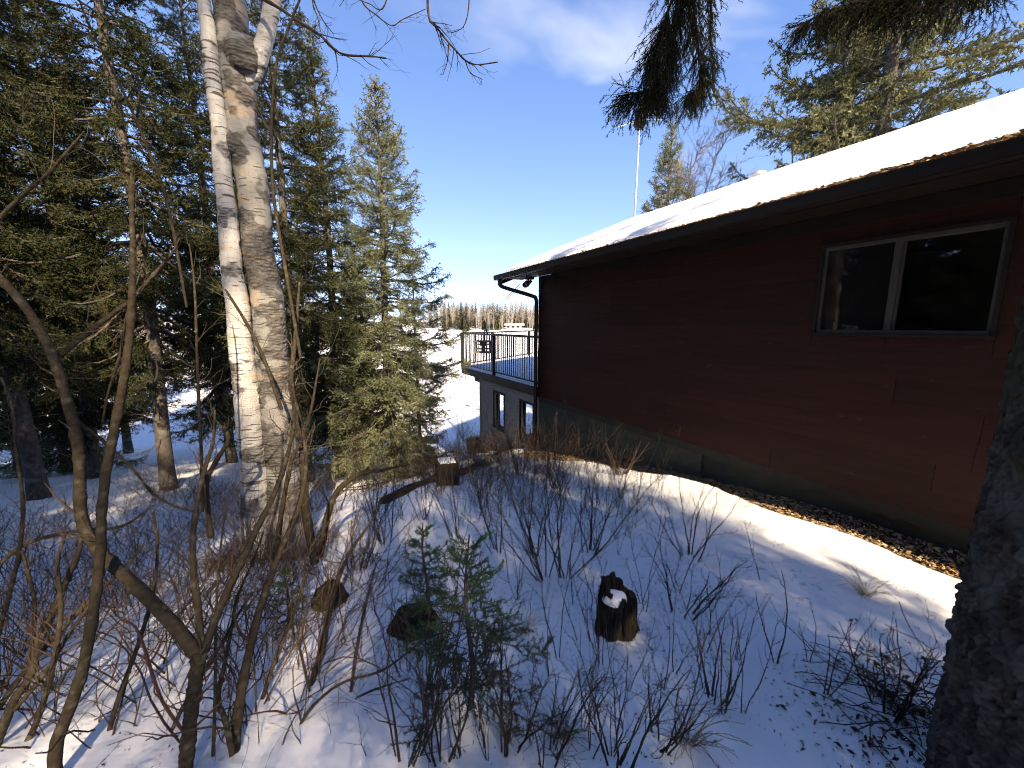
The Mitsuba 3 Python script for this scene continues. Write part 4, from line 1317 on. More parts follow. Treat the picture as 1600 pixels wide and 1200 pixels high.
alder('alder_shrub', 'large alder with a thick low fork and a pale sunlit limb leaning to the left', [
    ([(280, 1290), (290, 1200), (298, 1120), (306, 1060), (313, 1018)], [21.8, 19.8, 18.6, 19.2, 21.1], 1.12, 1.24),
    ([(312, 1026), (272, 978), (235, 938), (200, 905), (166, 872), (140, 840), (127, 805), (125, 765), (124, 720), (117, 672), (102, 618), (85, 562), (62, 515), (38, 478), (8, 443), (-40, 400)], [19.2, 17.9, 17.3, 16.6, 16.6, 16.0, 14.7, 14.1, 13.4, 13.4, 12.8, 12.2, 12.2, 11.5, 11.5, 10.9], 1.24, 1.42),
    ([(315, 1022), (311, 965), (304, 905), (301, 852), (306, 800), (318, 740), (333, 690), (336, 640)], [10.9, 9.6, 9.0, 8.3, 7.7, 6.4, 4.5, 2.6], 1.25, 1.55),
    ([(318, 1020), (335, 972), (358, 918), (380, 872), (402, 825), (430, 768), (448, 715), (460, 655), (452, 590)], [12.8, 11.5, 10.9, 10.2, 9.0, 7.7, 6.4, 5.1, 3.2], 1.25, 1.85),
    ([(92, 557), (122, 532), (152, 508), (203, 470), (235, 435), (268, 396), (282, 370)], [8.3, 7.7, 7.7, 6.4, 5.1, 3.8, 1.9], 1.40, 1.5),
    ([(112, 640), (126, 662), (150, 680), (175, 702), (212, 738), (240, 772), (275, 792), (310, 800)], [3.2, 5.1, 4.5, 4.5, 3.8, 3.8, 3.2, 1.9], 1.38, 1.5)], (46, .22, 60), 101)
alder('alder_shrub', 'slim upright alder stem with a fat bud at its tip beside the pale limb', [
    ([(94, 1280), (86, 1178), (108, 1110), (128, 1050), (142, 980), (152, 910), (157, 860), (159, 800), (166, 735), (179, 670), (191, 608), (201, 540), (206, 470), (208, 400), (206, 330), (206, 290), (206, 270)], [17.2, 16.4, 15.6, 14.8, 13.9, 13.1, 13.1, 12.3, 12.3, 11.5, 11.5, 10.7, 9.8, 8.2, 6.6, 9.0, 3.3], 1.15, 1.30),
    ([(205, 470), (196, 500), (186, 560), (170, 610), (160, 660)], [1.6, 3.3, 4.1, 3.3, 2.5], 1.27, 1.3)], (16, .16, 22), 102)
alder('alder_shrub', 'dark leaning alder with two stems crossing in front of the birch foot', [
    ([(372, 1290), (366, 1190), (374, 1100), (389, 1020), (409, 940), (431, 880), (451, 830), (468, 790), (478, 730), (474, 680), (462, 640)], [16.8, 15.7, 13.4, 12.3, 11.2, 9.5, 7.8, 6.7, 5.6, 4.5, 2.8], 1.15, 2.0),
    ([(364, 1180), (352, 1125), (341, 1092), (352, 1032), (362, 982), (372, 930), (394, 880), (412, 830)], [9.0, 7.8, 6.7, 6.2, 5.0, 4.5, 3.4, 2.2], 1.2, 1.7),
    ([(331, 1240), (336, 1090), (338, 960), (342, 880), (352, 800)], [5.0, 4.5, 3.9, 3.4, 2.2], 1.2, 1.5)], (40, .26, 60), 103)
alder('alder_shrub', 'thin dark alder left of the little spruces, its stem split at the ground', [
    ([(432, 1250), (455, 1190), (472, 1120), (490, 1058), (506, 1000), (515, 950), (528, 905), (550, 858), (585, 808), (602, 770)], [10.5, 10.5, 9.9, 9.3, 8.7, 7.4, 6.2, 4.3, 3.1, 1.9], 1.3, 2.2),
    ([(445, 1260), (460, 1160), (478, 1118), (508, 1085), (542, 1064), (600, 1046), (660, 1002), (700, 985)], [4.3, 4.3, 5.0, 4.3, 3.7, 3.1, 2.5, 1.2], 1.32, 1.5),
    ([(484, 1080), (470, 1020), (466, 1005)], [4.3, 3.7, 2.5], 1.36, 1.4)], (44, .30, 70), 104)
alder('alder_shrub', 'leaning dark alder stems at the left border of the snow', [
    ([(-25, 1220), (18, 1102), (46, 1058), (62, 1000), (82, 958), (108, 898), (126, 850), (118, 800)], [11.9, 11.2, 10.6, 9.9, 8.6, 7.3, 5.9, 3.3], 1.25, 1.7),
    ([(22, 1110), (70, 1052), (102, 1000), (140, 945), (165, 905)], [6.6, 5.9, 5.3, 4.0, 2.0], 1.3, 1.6),
    ([(-10, 1010), (14, 930), (30, 862), (36, 785), (24, 700), (20, 640), (2, 590)], [6.6, 5.9, 5.3, 4.6, 4.0, 3.3, 2.6], 1.5, 1.8)], (36, .3, 60), 105)
alder('alder_shrub', 'tall thin pale stems rising against the dark spruces left of the birch', [
    ([(316, 800), (315, 720), (311, 640), (308, 560), (304, 450), (296, 380)], [4.5, 4.5, 4.5, 3.8, 3.0, 1.5], 2.4, 2.5),
    ([(292, 480), (262, 320), (232, 235), (192, 142), (140, 40), (120, -10)], [3.8, 3.8, 3.8, 3.8, 3.0, 2.2], 2.5, 2.3),
    ([(470, 560), (446, 420), (428, 310), (424, 200), (432, 100), (452, 40), (470, -5)], [4.5, 4.5, 4.5, 4.5, 3.8, 3.8, 3.0], 2.9, 2.7),
    ([(-10, 350), (40, 300), (74, 272), (104, 238), (132, 205)], [6.0, 5.2, 4.5, 3.8, 2.2], 1.5, 1.5),
    ([(440, 640), (412, 560), (385, 505), (352, 452)], [5.2, 5.2, 4.5, 3.0], 2.8, 2.7),
    ([(330, 840), (322, 760), (338, 720), (356, 690), (352, 668)], [7.5, 6.8, 6.8, 6.0, 6.8], 2.5, 2.5)], (44, .3, 50), 106, col=GREY)
alder('alder_shrub', 'grey brown alder stems close against the right side of the birch', [
    ([(492, 880), (478, 800), (474, 720), (466, 655), (455, 600), (462, 520), (468, 440)], [13.6, 12.0, 11.2, 9.6, 8.0, 5.6, 3.2], 2.9, 3.1),
    ([(500, 870), (520, 780), (560, 742), (596, 735), (640, 725)], [9.6, 8.8, 7.2, 4.8, 2.4], 2.9, 3.1),
    ([(430, 880), (440, 800), (456, 720), (470, 690), (486, 640), (500, 560)], [8.0, 7.2, 5.6, 4.8, 4.0, 2.4], 2.8, 2.9)], (60, .4, 120), 107, col=GREY)

alder('alder_shrub', 'bundle of thin dark stems crossing low at the left border', [
    ([(-30, 1150), (30, 1060), (95, 985), (150, 930), (200, 880), (225, 850)], [8, 7, 7, 6, 4, 3], 1.35, 1.7),
    ([(10, 1230), (60, 1120), (85, 1030), (95, 950), (90, 880), (104, 830)], [9, 8, 7, 6, 5, 3], 1.25, 1.6),
    ([(150, 1250), (176, 1120), (215, 1010), (238, 930), (246, 860), (240, 800)], [7, 6, 6, 5, 4, 3], 1.3, 1.7),
    ([(-20, 900), (40, 850), (120, 830), (190, 822), (240, 790)], [7, 6, 5, 4, 3], 1.6, 1.9),
    ([(40, 1080), (52, 990), (54, 940), (40, 880), (34, 860)], [6, 5, 5, 4, 3], 1.5, 1.5)], (60, .34, 110), 108)
alder('alder_shrub', 'thin dark stems rising between the large alder and the lower border', [
    ([(250, 1260), (262, 1160), (300, 1080), (344, 1010), (372, 960), (396, 925)], [6, 6, 5, 5, 4, 2], 1.25, 1.7),
    ([(400, 1260), (398, 1150), (420, 1060), (448, 985), (470, 930), (478, 870)], [7, 6, 6, 5, 4, 3], 1.3, 1.9),
    ([(520, 1260), (536, 1150), (548, 1080), (560, 1000), (575, 930), (588, 880)], [6, 6, 5, 5, 4, 2], 1.3, 1.9),
    ([(470, 1240), (500, 1150), (560, 1090), (640, 1060)], [5, 5, 4, 2], 1.3, 1.6)], (54, .26, 100), 109)

# the thorny reddish cane
r = rng_of(120)
P, R = stem_path([(292, 1150), (268, 1118), (252, 1092), (240, 1060), (228, 1020), (216, 988), (206, 975), (186, 965), (182, 935), (170, 915)], [4.6, 4.6, 4.6, 4.6, 4.2, 3.6, 3, 2.4, 2, 1.4], 1.20, 1.30, 60)
P2, R2 = stem_path([(233, 1036), (246, 1018), (252, 1000), (256, 985)], [3.5, 3, 2.4, 1.5], 1.22, 1.22, 60)
V, Fc = tubes(np.array([P, P2]), np.array([R, R2]), 8)
sp = needles(r, np.array([P, P2]), np.array([260, 70]), .011, .0014, .1)
v, f = join([(V, Fc), sp[:2]])
put(add('rose_cane', (v, f), 'vertex_mat', color=np.vstack([np.tile([.13, .065, .045], (len(V), 1)), np.tile([.20, .12, .085], (len(sp[0]), 1))])), 'thorny salmon coloured cane in the sun beside the large alder', 'rose cane')


def shrub(name, lab, px, py, n, h, spread, seed, col=DARK, r0=.006, group=None, lean=(0, 0), n2=26, n3=60, cat='leafless shrub'):
    r_ = rng_of(seed)
    b = drop(px, py)
    a = r_.uniform(0, 6.28, n)
    d = np.stack([np.cos(a) * spread + lean[0], np.sin(a) * spread + lean[1], np.ones(n)], -1)
    st = b + np.stack([np.cos(a), np.sin(a), 0 * a], -1) * r_.uniform(.0, .05, (n, 1)) - [0, 0, .04]
    P = paths(r_, st, d, h * r_.uniform(.6, 1.1, n), 14, .075, .03)
    R = (r0 * r_.uniform(.6, 1.1, n))[:, None] * np.linspace(1, .28, 14)
    key = numbered(name)
    put(key, lab, cat, group)
    w = twig_mesh(r_, P, R, n2, h * .42, n3, h * .17, col, k=5, spread=.62, lift=.05, tmin=.22)
    ns = n * 14 * 5
    v, f, c = w
    fs = f[(f < ns).all(1)]
    scene[key + '__stems'] = ply((v[:ns], fs), 'vertex_mat', color=c[:ns])
    put(key + '__twigs', kind='stuff')
    scene[key + '__twigs'] = ply((v[ns:], f[(f >= ns).all(1)] - ns), 'vertex_mat', color=c[ns:])
    return key


for i, (px, py, n, h, sp, lean, nn2, lab) in enumerate([
        (852, 906, 5, .95, .38, (-.15, 0), 34, 'many stemmed leafless bush fanning out above the hollow stump'),
        (884, 902, 6, .90, .50, (.25, .1), 40, 'leafless bush with arching stems reaching right over the hollow stump'),
        (836, 868, 5, 1.0, .30, (0, .1), 34, 'tall dark leafless bush in the middle of the shaded snow'),
        (778, 862, 4, .95, .30, (-.2, 0), 30, 'leafless bush behind the tip of the taller little spruce'),
        (922, 862, 5, .75, .35, (.1, 0), 30, 'leafless bush in the shaded snow right of the tall dark one'),
        (1078, 872, 4, .62, .45, (0, 0), 34, 'twiggy bush at the edge of the sunlit snow by the red wall'),
        (1062, 965, 4, .50, .45, (.1, 0), 26, 'crooked leafless bush right of the hollow stump'),
        (714, 838, 5, .95, .25, (-.1, 0), 34, 'slender leafless bush between the edging logs and the little spruces'),
        (664, 812, 5, .9, .25, (-.1, 0), 34, 'slender leafless bush just before the lower edging log'),
        (752, 782, 5, .8, .30, (0, 0), 34, 'fine twigged bush standing before the mossy block'),
        (868, 762, 5, .7, .35, (0, 0), 34, 'leafless bush in the sunlit patch before the house corner'),
        (812, 742, 4, .7, .3, (0, 0), 30, 'leafless bush at the top of the rise below the grey wall'),
        (690, 770, 5, .9, .3, (0, 0), 40, 'leafless bush left of the mossy block above the lake bank'),
        (600, 850, 5, .9, .3, (-.1, 0), 36, 'leafless bush on the slope right of the birch'),
        (560, 890, 5, .8, .3, (.1, 0), 36, 'tangled leafless bush below the birch on its right'),
        (632, 1195, 4, .62, .28, (.1, .1), 22, 'knobbly brown shrub at the lower border left of the taller little spruce'),
        (690, 1190, 4, .6, .32, (0, .1), 22, 'leafless shrub at the lower border directly below the taller little spruce'),
        (792, 1165, 5, .58, .3, (.15, .1), 26, 'leafless shrub beside the foot of the taller little spruce'),
        (858, 1188, 4, .5, .35, (.2, .1), 24, 'spreading shrub at the middle of the lower border'),
        (1030, 1165, 4, .45, .4, (.1, 0), 22, 'small spreading shrub below the hollow stump'),
        (960, 1195, 4, .5, .3, (-.1, .1), 22, 'small dark shrub at the lower border right of centre'),
        (1116, 1094, 4, .42, .32, (.05, .05), 12, 'small forked shrub standing alone in the snow right of the hollow stump'),
        (1385, 1120, 4, .45, .45, (.1, .1), 22, 'thin twigs beside the foot of the thick trunk'),
        (726, 690, 8, 1.3, .45, (0, 0), 60, 'dark twiggy thicket on the lake bank left of the grey wall'),
        (640, 700, 7, 1.2, .4, (0, 0), 60, 'dark twiggy thicket under the sunlit spruce on the lake bank'),
        (880, 700, 6, 1.3, .3, (-.05, 0), 40, 'tall thin twigs standing against the dark foundation by the downspout'),
        (525, 800, 6, 1.1, .4, (0, 0), 50, 'shaded thicket behind the birch on its right'),
        (330, 830, 6, .8, .4, (0, 0), 50, 'brownish thicket left of the birch foot')]):
    shrub('bare_shrub', lab, px, py, n + 3, h * (1.2 if py < 920 else 1.0), sp, 200 + i, lean=lean, n2=int(nn2 * 1.4), n3=nn2 * 3, col=BROWN if 'brown' in lab or 'foundation' in lab else DARK, r0=.0048 if py > 760 else .009)
shrub('bare_shrub', 'low sunlit twiggy bush standing out in front of the dark foundation', 972, 742, 12, .62, .75, 260, col=BROWN, r0=.007, n2=40, n3=60)

# thin shoots poking through the snow: one kind in eight forms
r = rng_of(301)
forms = []
for i in range(8):
    n = 1 + i % 3
    d = np.stack([r.normal(0, .15, n), r.normal(0, .15, n), np.ones(n)], -1)
    P = paths(r, np.zeros((n, 3)) - [0, 0, .05], d, r.uniform(.28, .60, n), 10, .08, .02)
    R = np.full(n, .0027)[:, None] * np.linspace(1, .35, 10)
    v, f, c = twig_mesh(r, P, R, 5 + i % 4, .16, 4 if i % 2 else 0, .07, BROWN if i % 3 else DARK, k=4, spread=.6, lift=.06, tmin=.3)
    forms.append(ply((v, f), 'vertex_mat', color=c))
nsh = 0
while nsh < 150:
    u = r.random()
    if u < .55:
        px, py = r.uniform(560, 1130), r.uniform(790, 1190)
    elif u < .75:
        px, py = r.uniform(380, 760), r.uniform(830, 1190)
    elif u < .9:
        px, py = r.uniform(620, 1000), r.uniform(730, 860)
    else:
        px, py = r.uniform(1130, 1420), r.uniform(860, 1150)
    if 1380 < px or (py < 830 and px > 1060):
        continue
    p = drop(px, py)
    s_, D_ = p @ TS, p @ NS
    if D_ > 3.8:
        continue
    k = numbered('bare_shoot')
    g = r.uniform(.6, 1.25)
    scene[k] = {**forms[r.integers(8)], 'to_world': T().translate([float(x) for x in p]).rotate([0, 0, 1], r.uniform(0, 360)).scale(g)}
    put(k, 'thin leafless brown shoot poking up through the snow', 'leafless shoot', 'thin shoots poking through the snow')
    nsh += 1

# fine upright twigs over the rise in front of the house corner
r = rng_of(311)
xs, ys = r.uniform(-1.0, 1.5, 620), r.uniform(2.9, 6.6, 620)
keep = (meshkit.fbm(np.stack([xs * 1.3, ys * 1.3, 0 * xs], -1), 3, 15) > .44) & (xs * NS[0] + ys * NS[1] < 3.7) & (np.hypot(xs - .57, ys - 2.0) > .9)
xs, ys = xs[keep], ys[keep]
n = len(xs)
P = paths(r, np.stack([xs, ys, ground_z(xs, ys) - .04], -1), np.stack([r.normal(.05, .22, n), r.normal(0, .2, n), np.ones(n)], -1), r.uniform(.35, .95, n), 10, .08, .01)
v, f, c = twig_mesh(r, P, r.uniform(.0016, .0032, n)[:, None] * np.linspace(1, .35, 10), n * 3, .26, n * 3, .1, DARK, k=3, spread=.6, lift=.04, tmin=.25)
put(add('twig_thicket', (v, f), 'vertex_mat', color=c), 'haze of fine upright leafless twigs on the rise before the house corner', 'undergrowth', kind='stuff')

# the matted brush on the left slope
r = rng_of(320)
K = 4600
P0, keep = np.zeros((K, 3)), np.ones(K, bool)
xs = np.concatenate([r.uniform(-8.5, -1.9, 2400), r.uniform(-4.2, .8, 2200)])
ys = np.concatenate([r.uniform(2.6, 8.0, 2400), r.uniform(4.6, 11.5, 2200)])
xs = np.concatenate([xs, r.uniform(-3.4, -.9, 700)])
ys = np.concatenate([ys, r.uniform(1.25, 3.0, 700)])
keep = np.ones(len(xs), bool)
K = len(xs)
clump = meshkit.fbm(np.stack([xs * .9, ys * .9, 0 * xs], -1), 3, 5)
keep = clump + .10 * r.random(K) > .45
keep &= ~((np.abs(xs + 2.1) < .35) & (np.abs(ys - 3.42) < .3))
xs, ys = xs[keep], ys[keep]
P0 = np.stack([xs, ys, ground_z(xs, ys) - .04], -1)
n = len(P0)
d = np.stack([r.normal(.12, .45, n), r.normal(0, .4, n), np.full(n, .75)], -1)
P = paths(r, P0, d, r.uniform(.25, .95, n), 8, .13, -.02)
R = r.uniform(.0018, .0045, n)[:, None] * np.linspace(1, .35, 8)
v, f, c = twig_mesh(r, P, R, int(n * 1.3), .22, n // 2, .1, BROWN, k=3, spread=.7, lift=0, tmin=.2)
put(add('undergrowth', (v, f), 'vertex_mat', color=c), 'matted tangle of thin brown twigs covering the slope round the birch', 'undergrowth', kind='stuff')


def sapling(seed, Ht, R, px, py, lab, lean=0, bare=.0):
    r_ = rng_of(seed)
    b = drop(px, py)
    zz = np.linspace(-.06, Ht, 14)
    tp = np.stack([.012 * np.sin(zz * 9), lean * zz, zz], -1) + b
    trunk = solid_tube(tp, .013 * (1 - zz / Ht * .85) + .001, 8)
    hs = np.concatenate([h + r_.uniform(-.015, .015, 6) for h in np.arange(.10 + bare, Ht * .97, .062)])
    K = len(hs)
    u = np.clip(hs / Ht, 0, 1)
    az = np.arange(K) * 2.4 + r_.normal(0, .4, K)
    L = R * ((1 - u) ** .65 + .06) * r_.uniform(.45, 1.1, K)
    el = -.1 + .9 * u ** 1.5 + r_.normal(0, .12, K)
    st = np.stack([np.interp(hs, zz, tp[:, 0]), np.interp(hs, zz, tp[:, 1]), b[2] + hs], -1)
    P = paths(r_, st, np.stack([np.cos(az) * np.cos(el), np.sin(az) * np.cos(el), np.sin(el)], -1), L, 7, .07, .0)
    Rb = np.full(K, .0028)[:, None] * np.linspace(1, .5, 7)
    n2 = np.maximum((L / .020).astype(int), 2)
    w2 = np.repeat(np.arange(K), n2)
    p2, t2, _ = sample(P, Rb, w2, 1 - .8 * r_.random(len(w2)))
    lat = unit(np.cross(t2, [0, 0, 1.0])) * r_.choice([-1, 1], len(w2))[:, None]
    L2 = r_.uniform(.03, .085, len(w2)) * (.6 + .6 * L[w2] / R)
    P2 = paths(r_, p2, unit(t2 * .9 + lat * .9 + [0, 0, .05]), L2, 4, .08, 0)
    limbs = join([tubes(P, Rb, 4), tubes(P2, np.full((len(P2), 4), .0011), 3)])
    cr = []
    for PP, LL, ow in ((P2, L2, w2), (P[:, 3:], L * .55, np.arange(K))):
        v, f, w = needles(r_, PP, np.maximum((LL * 560).astype(int), 6), .0150, .0034, .7)
        g = r_.random((len(w), 1))
        low = np.clip(u[ow[w]] * 1.6, 0, 1)[:, None]
        c = np.array([.038, .080, .026]) * (1 - g) + np.array([.110, .180, .060]) * g
        cr.append((v, f, np.repeat(c * low + np.array([.08, .07, .045]) * (1 - low), 3, 0)))
    cr = join_c(cr)
    key = numbered('spruce_sapling')
    put(key, lab, 'little spruce')
    scene[key + '__stem'] = ply(trunk, 'bark_mat', smooth=True)
    scene[key + '__limbs'] = ply(limbs, 'bark_mat')
    scene[key + '__crown'] = ply((cr[0], cr[1]), 'needle_mat', color=cr[2])


sapling(401, .79, .36, 735, 1108, 'taller little green spruce standing in the shaded snow in front')
sapling(402, .66, .22, 668, 985, 'smaller little spruce behind the taller one, on a rotten mound', bare=.05)
sapling(403, .36, .18, 452, 985, 'tiny spruce half buried in the snow below the birch')


# the hollow stump with a cap of snow
def stump(name, lab, px, py, top_py, wpx, seed, snow=True):
    b = drop(px, py)
    Yb = b[1] + wpx / 2 / F * b[1]
    scale = math.hypot(b[1], -b[2]) * .98
    rad = wpx / 2 / F * scale
    c = np.array([b[0], b[1] + rad * .8, b[2]])
    h = at(px, top_py, c[1])[2] - c[2]
    na, nz = 150, 40
    a = np.arange(na) * 2 * np.pi / na
    rim = h * (.80 + .20 * np.clip(np.sin(a - .9) + .45, 0, 1.2) + .30 * (meshkit.fbm(np.stack([np.cos(a) * 4, np.sin(a) * 4, 0 * a], -1), 4, seed) - .5))
    rows = []
    for t in np.linspace(0, 1, nz):
        z = -.12 + (rim + .12) * t
        q_ = np.stack([np.cos(a) * 5, np.sin(a) * 5, z * 6], -1)
        rr = rad * (1.10 - .14 * t + .25 * np.exp(-(z + .05) / .05)) * (1 + .30 * (meshkit.fbm(q_, 3, seed) - .5)) + .055 * (np.abs(meshkit.noise(q_ * [2.4, 2.4, .35], seed + 1) - .5) - .25) + .02 * (meshkit.noise(q_ * [6, 6, 1.5], seed + 3) - .5)
        rows.append(np.stack([rr * np.cos(a), rr * np.sin(a), z], -1))
    top = rows[-1]
    for f_, dz in ((.86, .006), (.70, -.01), (.58, -.05), (.50, -.10), (.30, -.13), (.02, -.13)):
        q_ = top * [f_, f_, 1]
        q_[:, 2] += dz * (h / .4) + .012 * (meshkit.fbm(q_ * 30, 2, seed + 2) - .5)
        rows.append(q_)
    V = np.vstack(rows) + c
    key = numbered(name)
    put(key, lab, 'stump')
    scene[key + '__wood'] = ply((V, lattice(na, len(rows), True)), 'stump_mat', smooth=True)
    if snow:
        g = 26
        rr, aa = np.meshgrid(np.linspace(.001, 1, 12), np.arange(g) * 2 * np.pi / g, indexing='ij')
        wob = 1 + .25 * (meshkit.noise(np.stack([np.cos(aa) * 1.7, np.sin(aa) * 1.7, 0 * aa], -1), 5) - .5)
        Vs = np.stack([rr * np.cos(aa) * rad * .70 * wob - rad * .16, rr * np.sin(aa) * rad * .62 * wob - rad * .30, .84 * h + .05 * h * np.sqrt(np.clip(1 - rr ** 2, 0, 1)) - .10 * h * rr ** 8 + .02 * h * meshkit.noise(np.stack([rr * 3 * np.cos(aa), rr * 3 * np.sin(aa), 0 * aa], -1), 8)], -1).reshape(-1, 3) + c
        scene[key + '__snow_cap'] = ply((Vs, lattice(g, 12, True)), 'snow_mat', smooth=True)
    return c, rad, h


def lump(name, lab, px, py, wpx, hpx, seed):
    b = drop(px, py)
    sc_ = math.hypot(b[1], b[2]) * .98 / F
    rx, rz = wpx / 2 * sc_, hpx * sc_
    th_, ph = np.meshgrid(np.linspace(0, np.pi * .62, 26), np.arange(48) * 2 * np.pi / 48, indexing='ij')
    d = np.stack([np.sin(th_) * np.cos(ph), np.sin(th_) * np.sin(ph), np.cos(th_)], -1)
    m = .72 + .55 * meshkit.fbm(d * 2.2 + seed, 4, seed) + .10 * (meshkit.fbm(d * 11, 2, seed + 1) - .5)
    V = (d * m[..., None] * [rx, rx * .9, rz] + b).reshape(-1, 3)
    key = numbered(name)
    put(key, lab, 'stump')
    scene[key] = ply((V, lattice(48, 26, True)[:, ::-1]), 'stump_mat', smooth=True)


stump('tree_stump', 'dark hollow tree stump with a small cap of snow', 968, 1003, 915, 48, 5)
lump('tree_stump', 'rotten brown mound under the smaller little spruce', 645, 985, 62, 30, 7)
lump('tree_stump', 'dark mossy lump in the snow below the thin alder', 516, 942, 46, 30, 9)
p = drop(699, 756)
k = numbered('timber_block')
put(k, 'mossy squared timber block between the two edging logs, snow on top', 'timber block')
v, f = box(-.15, .15, -.14, .14, -.1, .33)
import trimesh
tm = trimesh.Trimesh(v, f).subdivide().subdivide().subdivide()
v = tm.vertices + (meshkit.fbm(tm.vertices * 11, 3, 4)[:, None] - .5) * .06
scene[k + '__wood'] = ply((v @ np.array([[.94, .34, 0], [-.34, .94, 0], [0, 0, 1]]) + p, tm.faces), 'stump_mat', smooth=40)
g = np.linspace(-.13, .13, 12)
X, Y = np.meshgrid(g, g)
e = np.clip((1 - np.maximum(np.abs(X), np.abs(Y)) / .13) * 3, 0, 1)
v = np.stack([X, Y, .325 + .035 * np.sqrt(e) - .02 * (e <= 0)], -1).reshape(-1, 3)
scene[k + '__snow_cap'] = ply((v @ np.array([[.94, .34, 0], [-.34, .94, 0], [0, 0, 1]]) + p, lattice(12, 12)), 'snow_mat', smooth=True)

# edging logs and boards at the top of the rise
for j, (a, b, rr, lab) in enumerate((((600, 788), (690, 748), .075, 'lower edging log running down left from the mossy block'), ((716, 744), (842, 694), .07, 'upper edging log running from the mossy block to the house corner'))):
    pa, pb = drop(*a, .02), drop(*b, .02)
    u = np.linspace(0, 1, 24)[:, None]
    P = pa + (pb - pa) * u
    P[:, 2] = np.maximum(P[:, 2], ground_z(P[:, 0], P[:, 1]) + .005)
    v, f = solid_tube(P, np.full(24, rr), 14)
    put(add('edging_log', (v + (meshkit.fbm(v * [12, 12, 12], 3, 4)[:, None] - .5) * .02, f), 'stump_mat', smooth=40), lab, 'log')


def board(name, lab, p, d, L, W, Tk, tilt=0.0, mat='pale_wood_mat', snow=0.0):
    d = unit(np.asarray(d, float))
    w = unit(np.cross([0, 0, 1], d)) * math.cos(tilt) + np.array([0, 0, math.sin(tilt)])
    n_ = np.cross(d, w)
    v, f = box(-L / 2, L / 2, -W / 2, W / 2, 0, Tk)
    tr = lambda m: m[:, :1] * d + m[:, 1:2] * w + m[:, 2:] * n_ + p
    key = numbered(name)
    put(key, lab, 'board')
    scene[key] = ply((tr(v), f), mat)


p = drop(1086, 737, .05)
board('loose_board', 'weathered board lying on the dark soil under the red wall', p, TS + np.array([.05, 0, -.16]), 1.15, .14, .04)
p = drop(936, 712, .06)
board('loose_board', 'short pale board leaning by the foundation behind the sunlit bush', p, TS + np.array([0, 0, -.1]), .75, .22, .035, .5)
p = drop(768, 722, .04)
board('loose_board', 'snow dusted board lying along the upper edging log', p, drop(835, 697) - drop(735, 735), 1.5, .30, .05, .1, 'pale_wood_mat')
p = H(np.array(10.95), np.array(4.42), np.array(0.0))
p[2] = float(ground_z(p[0], p[1]))
k = numbered('storage_bin')
put(k, 'dark bin standing at the foot of the grey wall near the lake', 'bin')
scene[k + '__body'] = ply(at_c(lathe([(.001, -.1), (.20, -.1), (.25, .52), (.001, .52)], 20), p), 'black_metal_mat', smooth=30)
scene[k + '__lid'] = ply(at_c(lathe([(.001, .521), (.275, .521), (.275, .56), (.18, .60), (.001, .61)], 20), p), 'black_metal_mat', smooth=30)

# fallen leaves on the bare strip
r = rng_of(501)
K = 15000
s_ = r.uniform(-.4, 7.3, K)
D_ = np.minimum(snow_edge(s_) - .10 + r.random(K) ** 1.1 * .75, 4.5)
P = H(s_, D_, strip_z(s_, D_) + r.uniform(.004, .03, K))
v, f, c = bits(r, P, .036, [(.34, .22, .11), (.46, .34, .19), (.25, .15, .08), (.52, .41, .26), (.16, .10, .055), (.30, .22, .14)], .30)
put(add('leaf_litter', (v, f), 'vertex_mat', color=c), 'dry tan leaves and needles littering the strip below the eaves', 'leaf litter', kind='stuff')
# specks of bark, needles and cones on the snow
r = rng_of(502)
K = 9600
x = np.concatenate([r.uniform(-2.2, 2.6, 8000), r.normal(1.35, .45, 1600)])
y = np.concatenate([r.uniform(.8, 4.6, 8000), r.normal(1.65, .45, 1600)])
z = ground_z(x, y)
cl = meshkit.fbm(np.stack([x * 2.2, y * 2.2, 0 * x], -1), 3, 14)
keep = (cl > .50) | (np.arange(K) >= 8000) & (cl > .46)
keep &= (x * NS[0] + y * NS[1]) < 3.95
P = np.stack([x, y, z + .003], -1)[keep]
v, f, c = bits(r, P, .014, [(.05, .035, .025), (.09, .06, .04), (.03, .03, .02), (.14, .10, .06)], .16)
put(add('needle_litter', (v, f), 'vertex_mat', color=c), 'dark specks of needles and bark strewn on the shaded snow', 'litter', kind='stuff')
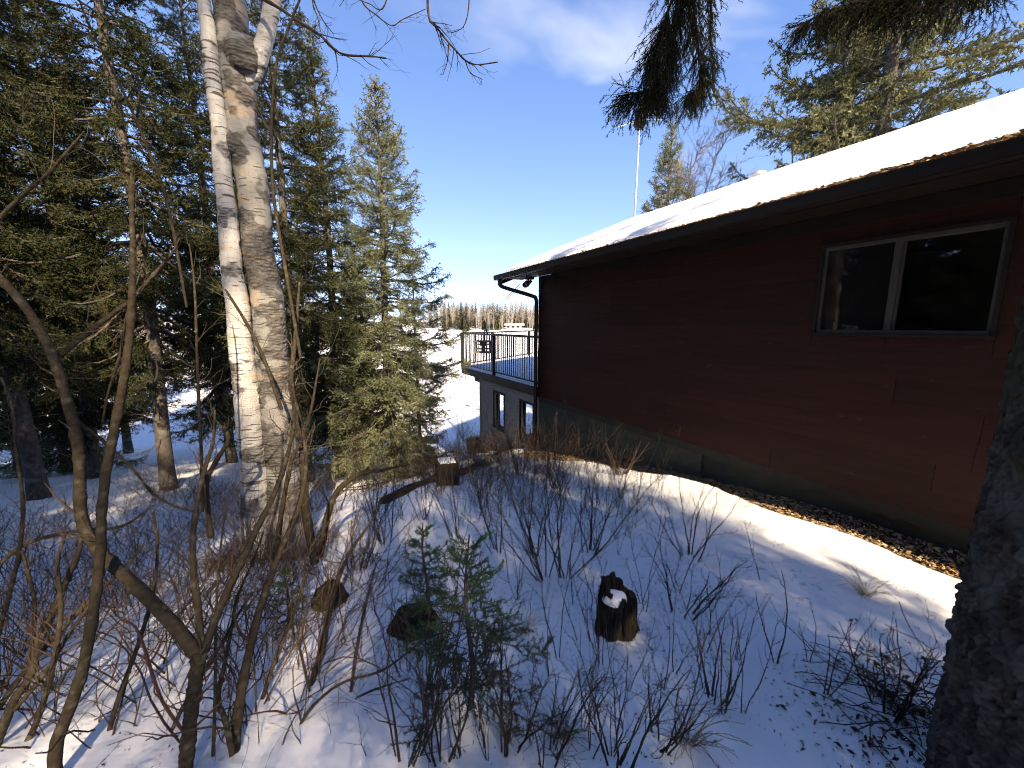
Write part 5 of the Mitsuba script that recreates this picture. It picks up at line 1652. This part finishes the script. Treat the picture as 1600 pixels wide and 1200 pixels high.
# dark litter of twigs and old leaves by the thick trunk
r = rng_of(503)
P = []
for _ in range(900):
    px, py = r.normal(1398, 42), r.normal(1112, 48)
    if 1290 < px < 1475 and 1000 < py < 1195:
        P.append((px, py))
P = np.array(P)
near = np.array([drop(a, b, .006) for a, b in P[::6]])
Q = near[r.integers(0, len(near), 700)] + np.stack([r.normal(0, .13, 700), r.normal(0, .11, 700), 0 * np.arange(700)], -1)
Q = Q[meshkit.fbm(Q * [7, 7, 0], 2, 6) > .46]
Q[:, 2] = ground_z(Q[:, 0], Q[:, 1]) + r.uniform(.003, .02, len(Q))
v, f, c = bits(r, Q, .026, [(.06, .04, .03), (.10, .065, .045), (.035, .028, .022), (.13, .09, .06)], .22)
tw_p = near[r.integers(0, len(near), 90)]
a = r.uniform(0, 6.28, 90)
Pt = paths(r, tw_p + [0, 0, .01], np.stack([np.cos(a), np.sin(a), np.full(90, .15)], -1), r.uniform(.1, .35, 90), 6, .18, -.02)
tv, tf = tubes(Pt, np.full((90, 6), .0022), 3)
v, f, c = join_c([(v, f, c), (tv, tf, np.array([.05, .04, .03]))])
put(add('twig_litter', (v, f), 'vertex_mat', color=c), 'heap of old brown leaves and twigs at the foot of the thick trunk', 'litter', kind='stuff')
# dry grass tufts
r = rng_of(504)
for i, (px, py, lab) in enumerate(((1075, 1165, 'bent tuft of dry grass in the snow near the lower border'), (815, 990, 'dry grass tuft beside the taller little spruce'), (672, 1025, 'hanging dry grass tuft below the rotten mound'), (880, 1160, 'dry grass tuft at the lower border right of the taller little spruce'),
                                   (1350, 930, 'single dry grass tuft in the snow near the thick trunk'), (90, 1080, 'straw coloured tuft in the sun at the left border'))):
    b = drop(px, py)
    n = 46
    a = r.uniform(0, 6.28, n)
    Pg = paths(r, b + np.stack([np.cos(a), np.sin(a), 0 * a], -1) * r.uniform(0, .03, (n, 1)), np.stack([np.cos(a) * .5, np.sin(a) * .5, np.full(n, .9)], -1), r.uniform(.08, .24, n), 7, .14, -.22)
    v, f = tubes(Pg, np.full((n, 7), .0013), 3)
    g = r.random((n, 1))
    put(add('grass_tuft', (v, f), 'vertex_mat', color=np.repeat(np.array([.16, .12, .07]) * (1 - g) + np.array([.36, .28, .17]) * g, 21, 0)), lab, 'grass tuft')
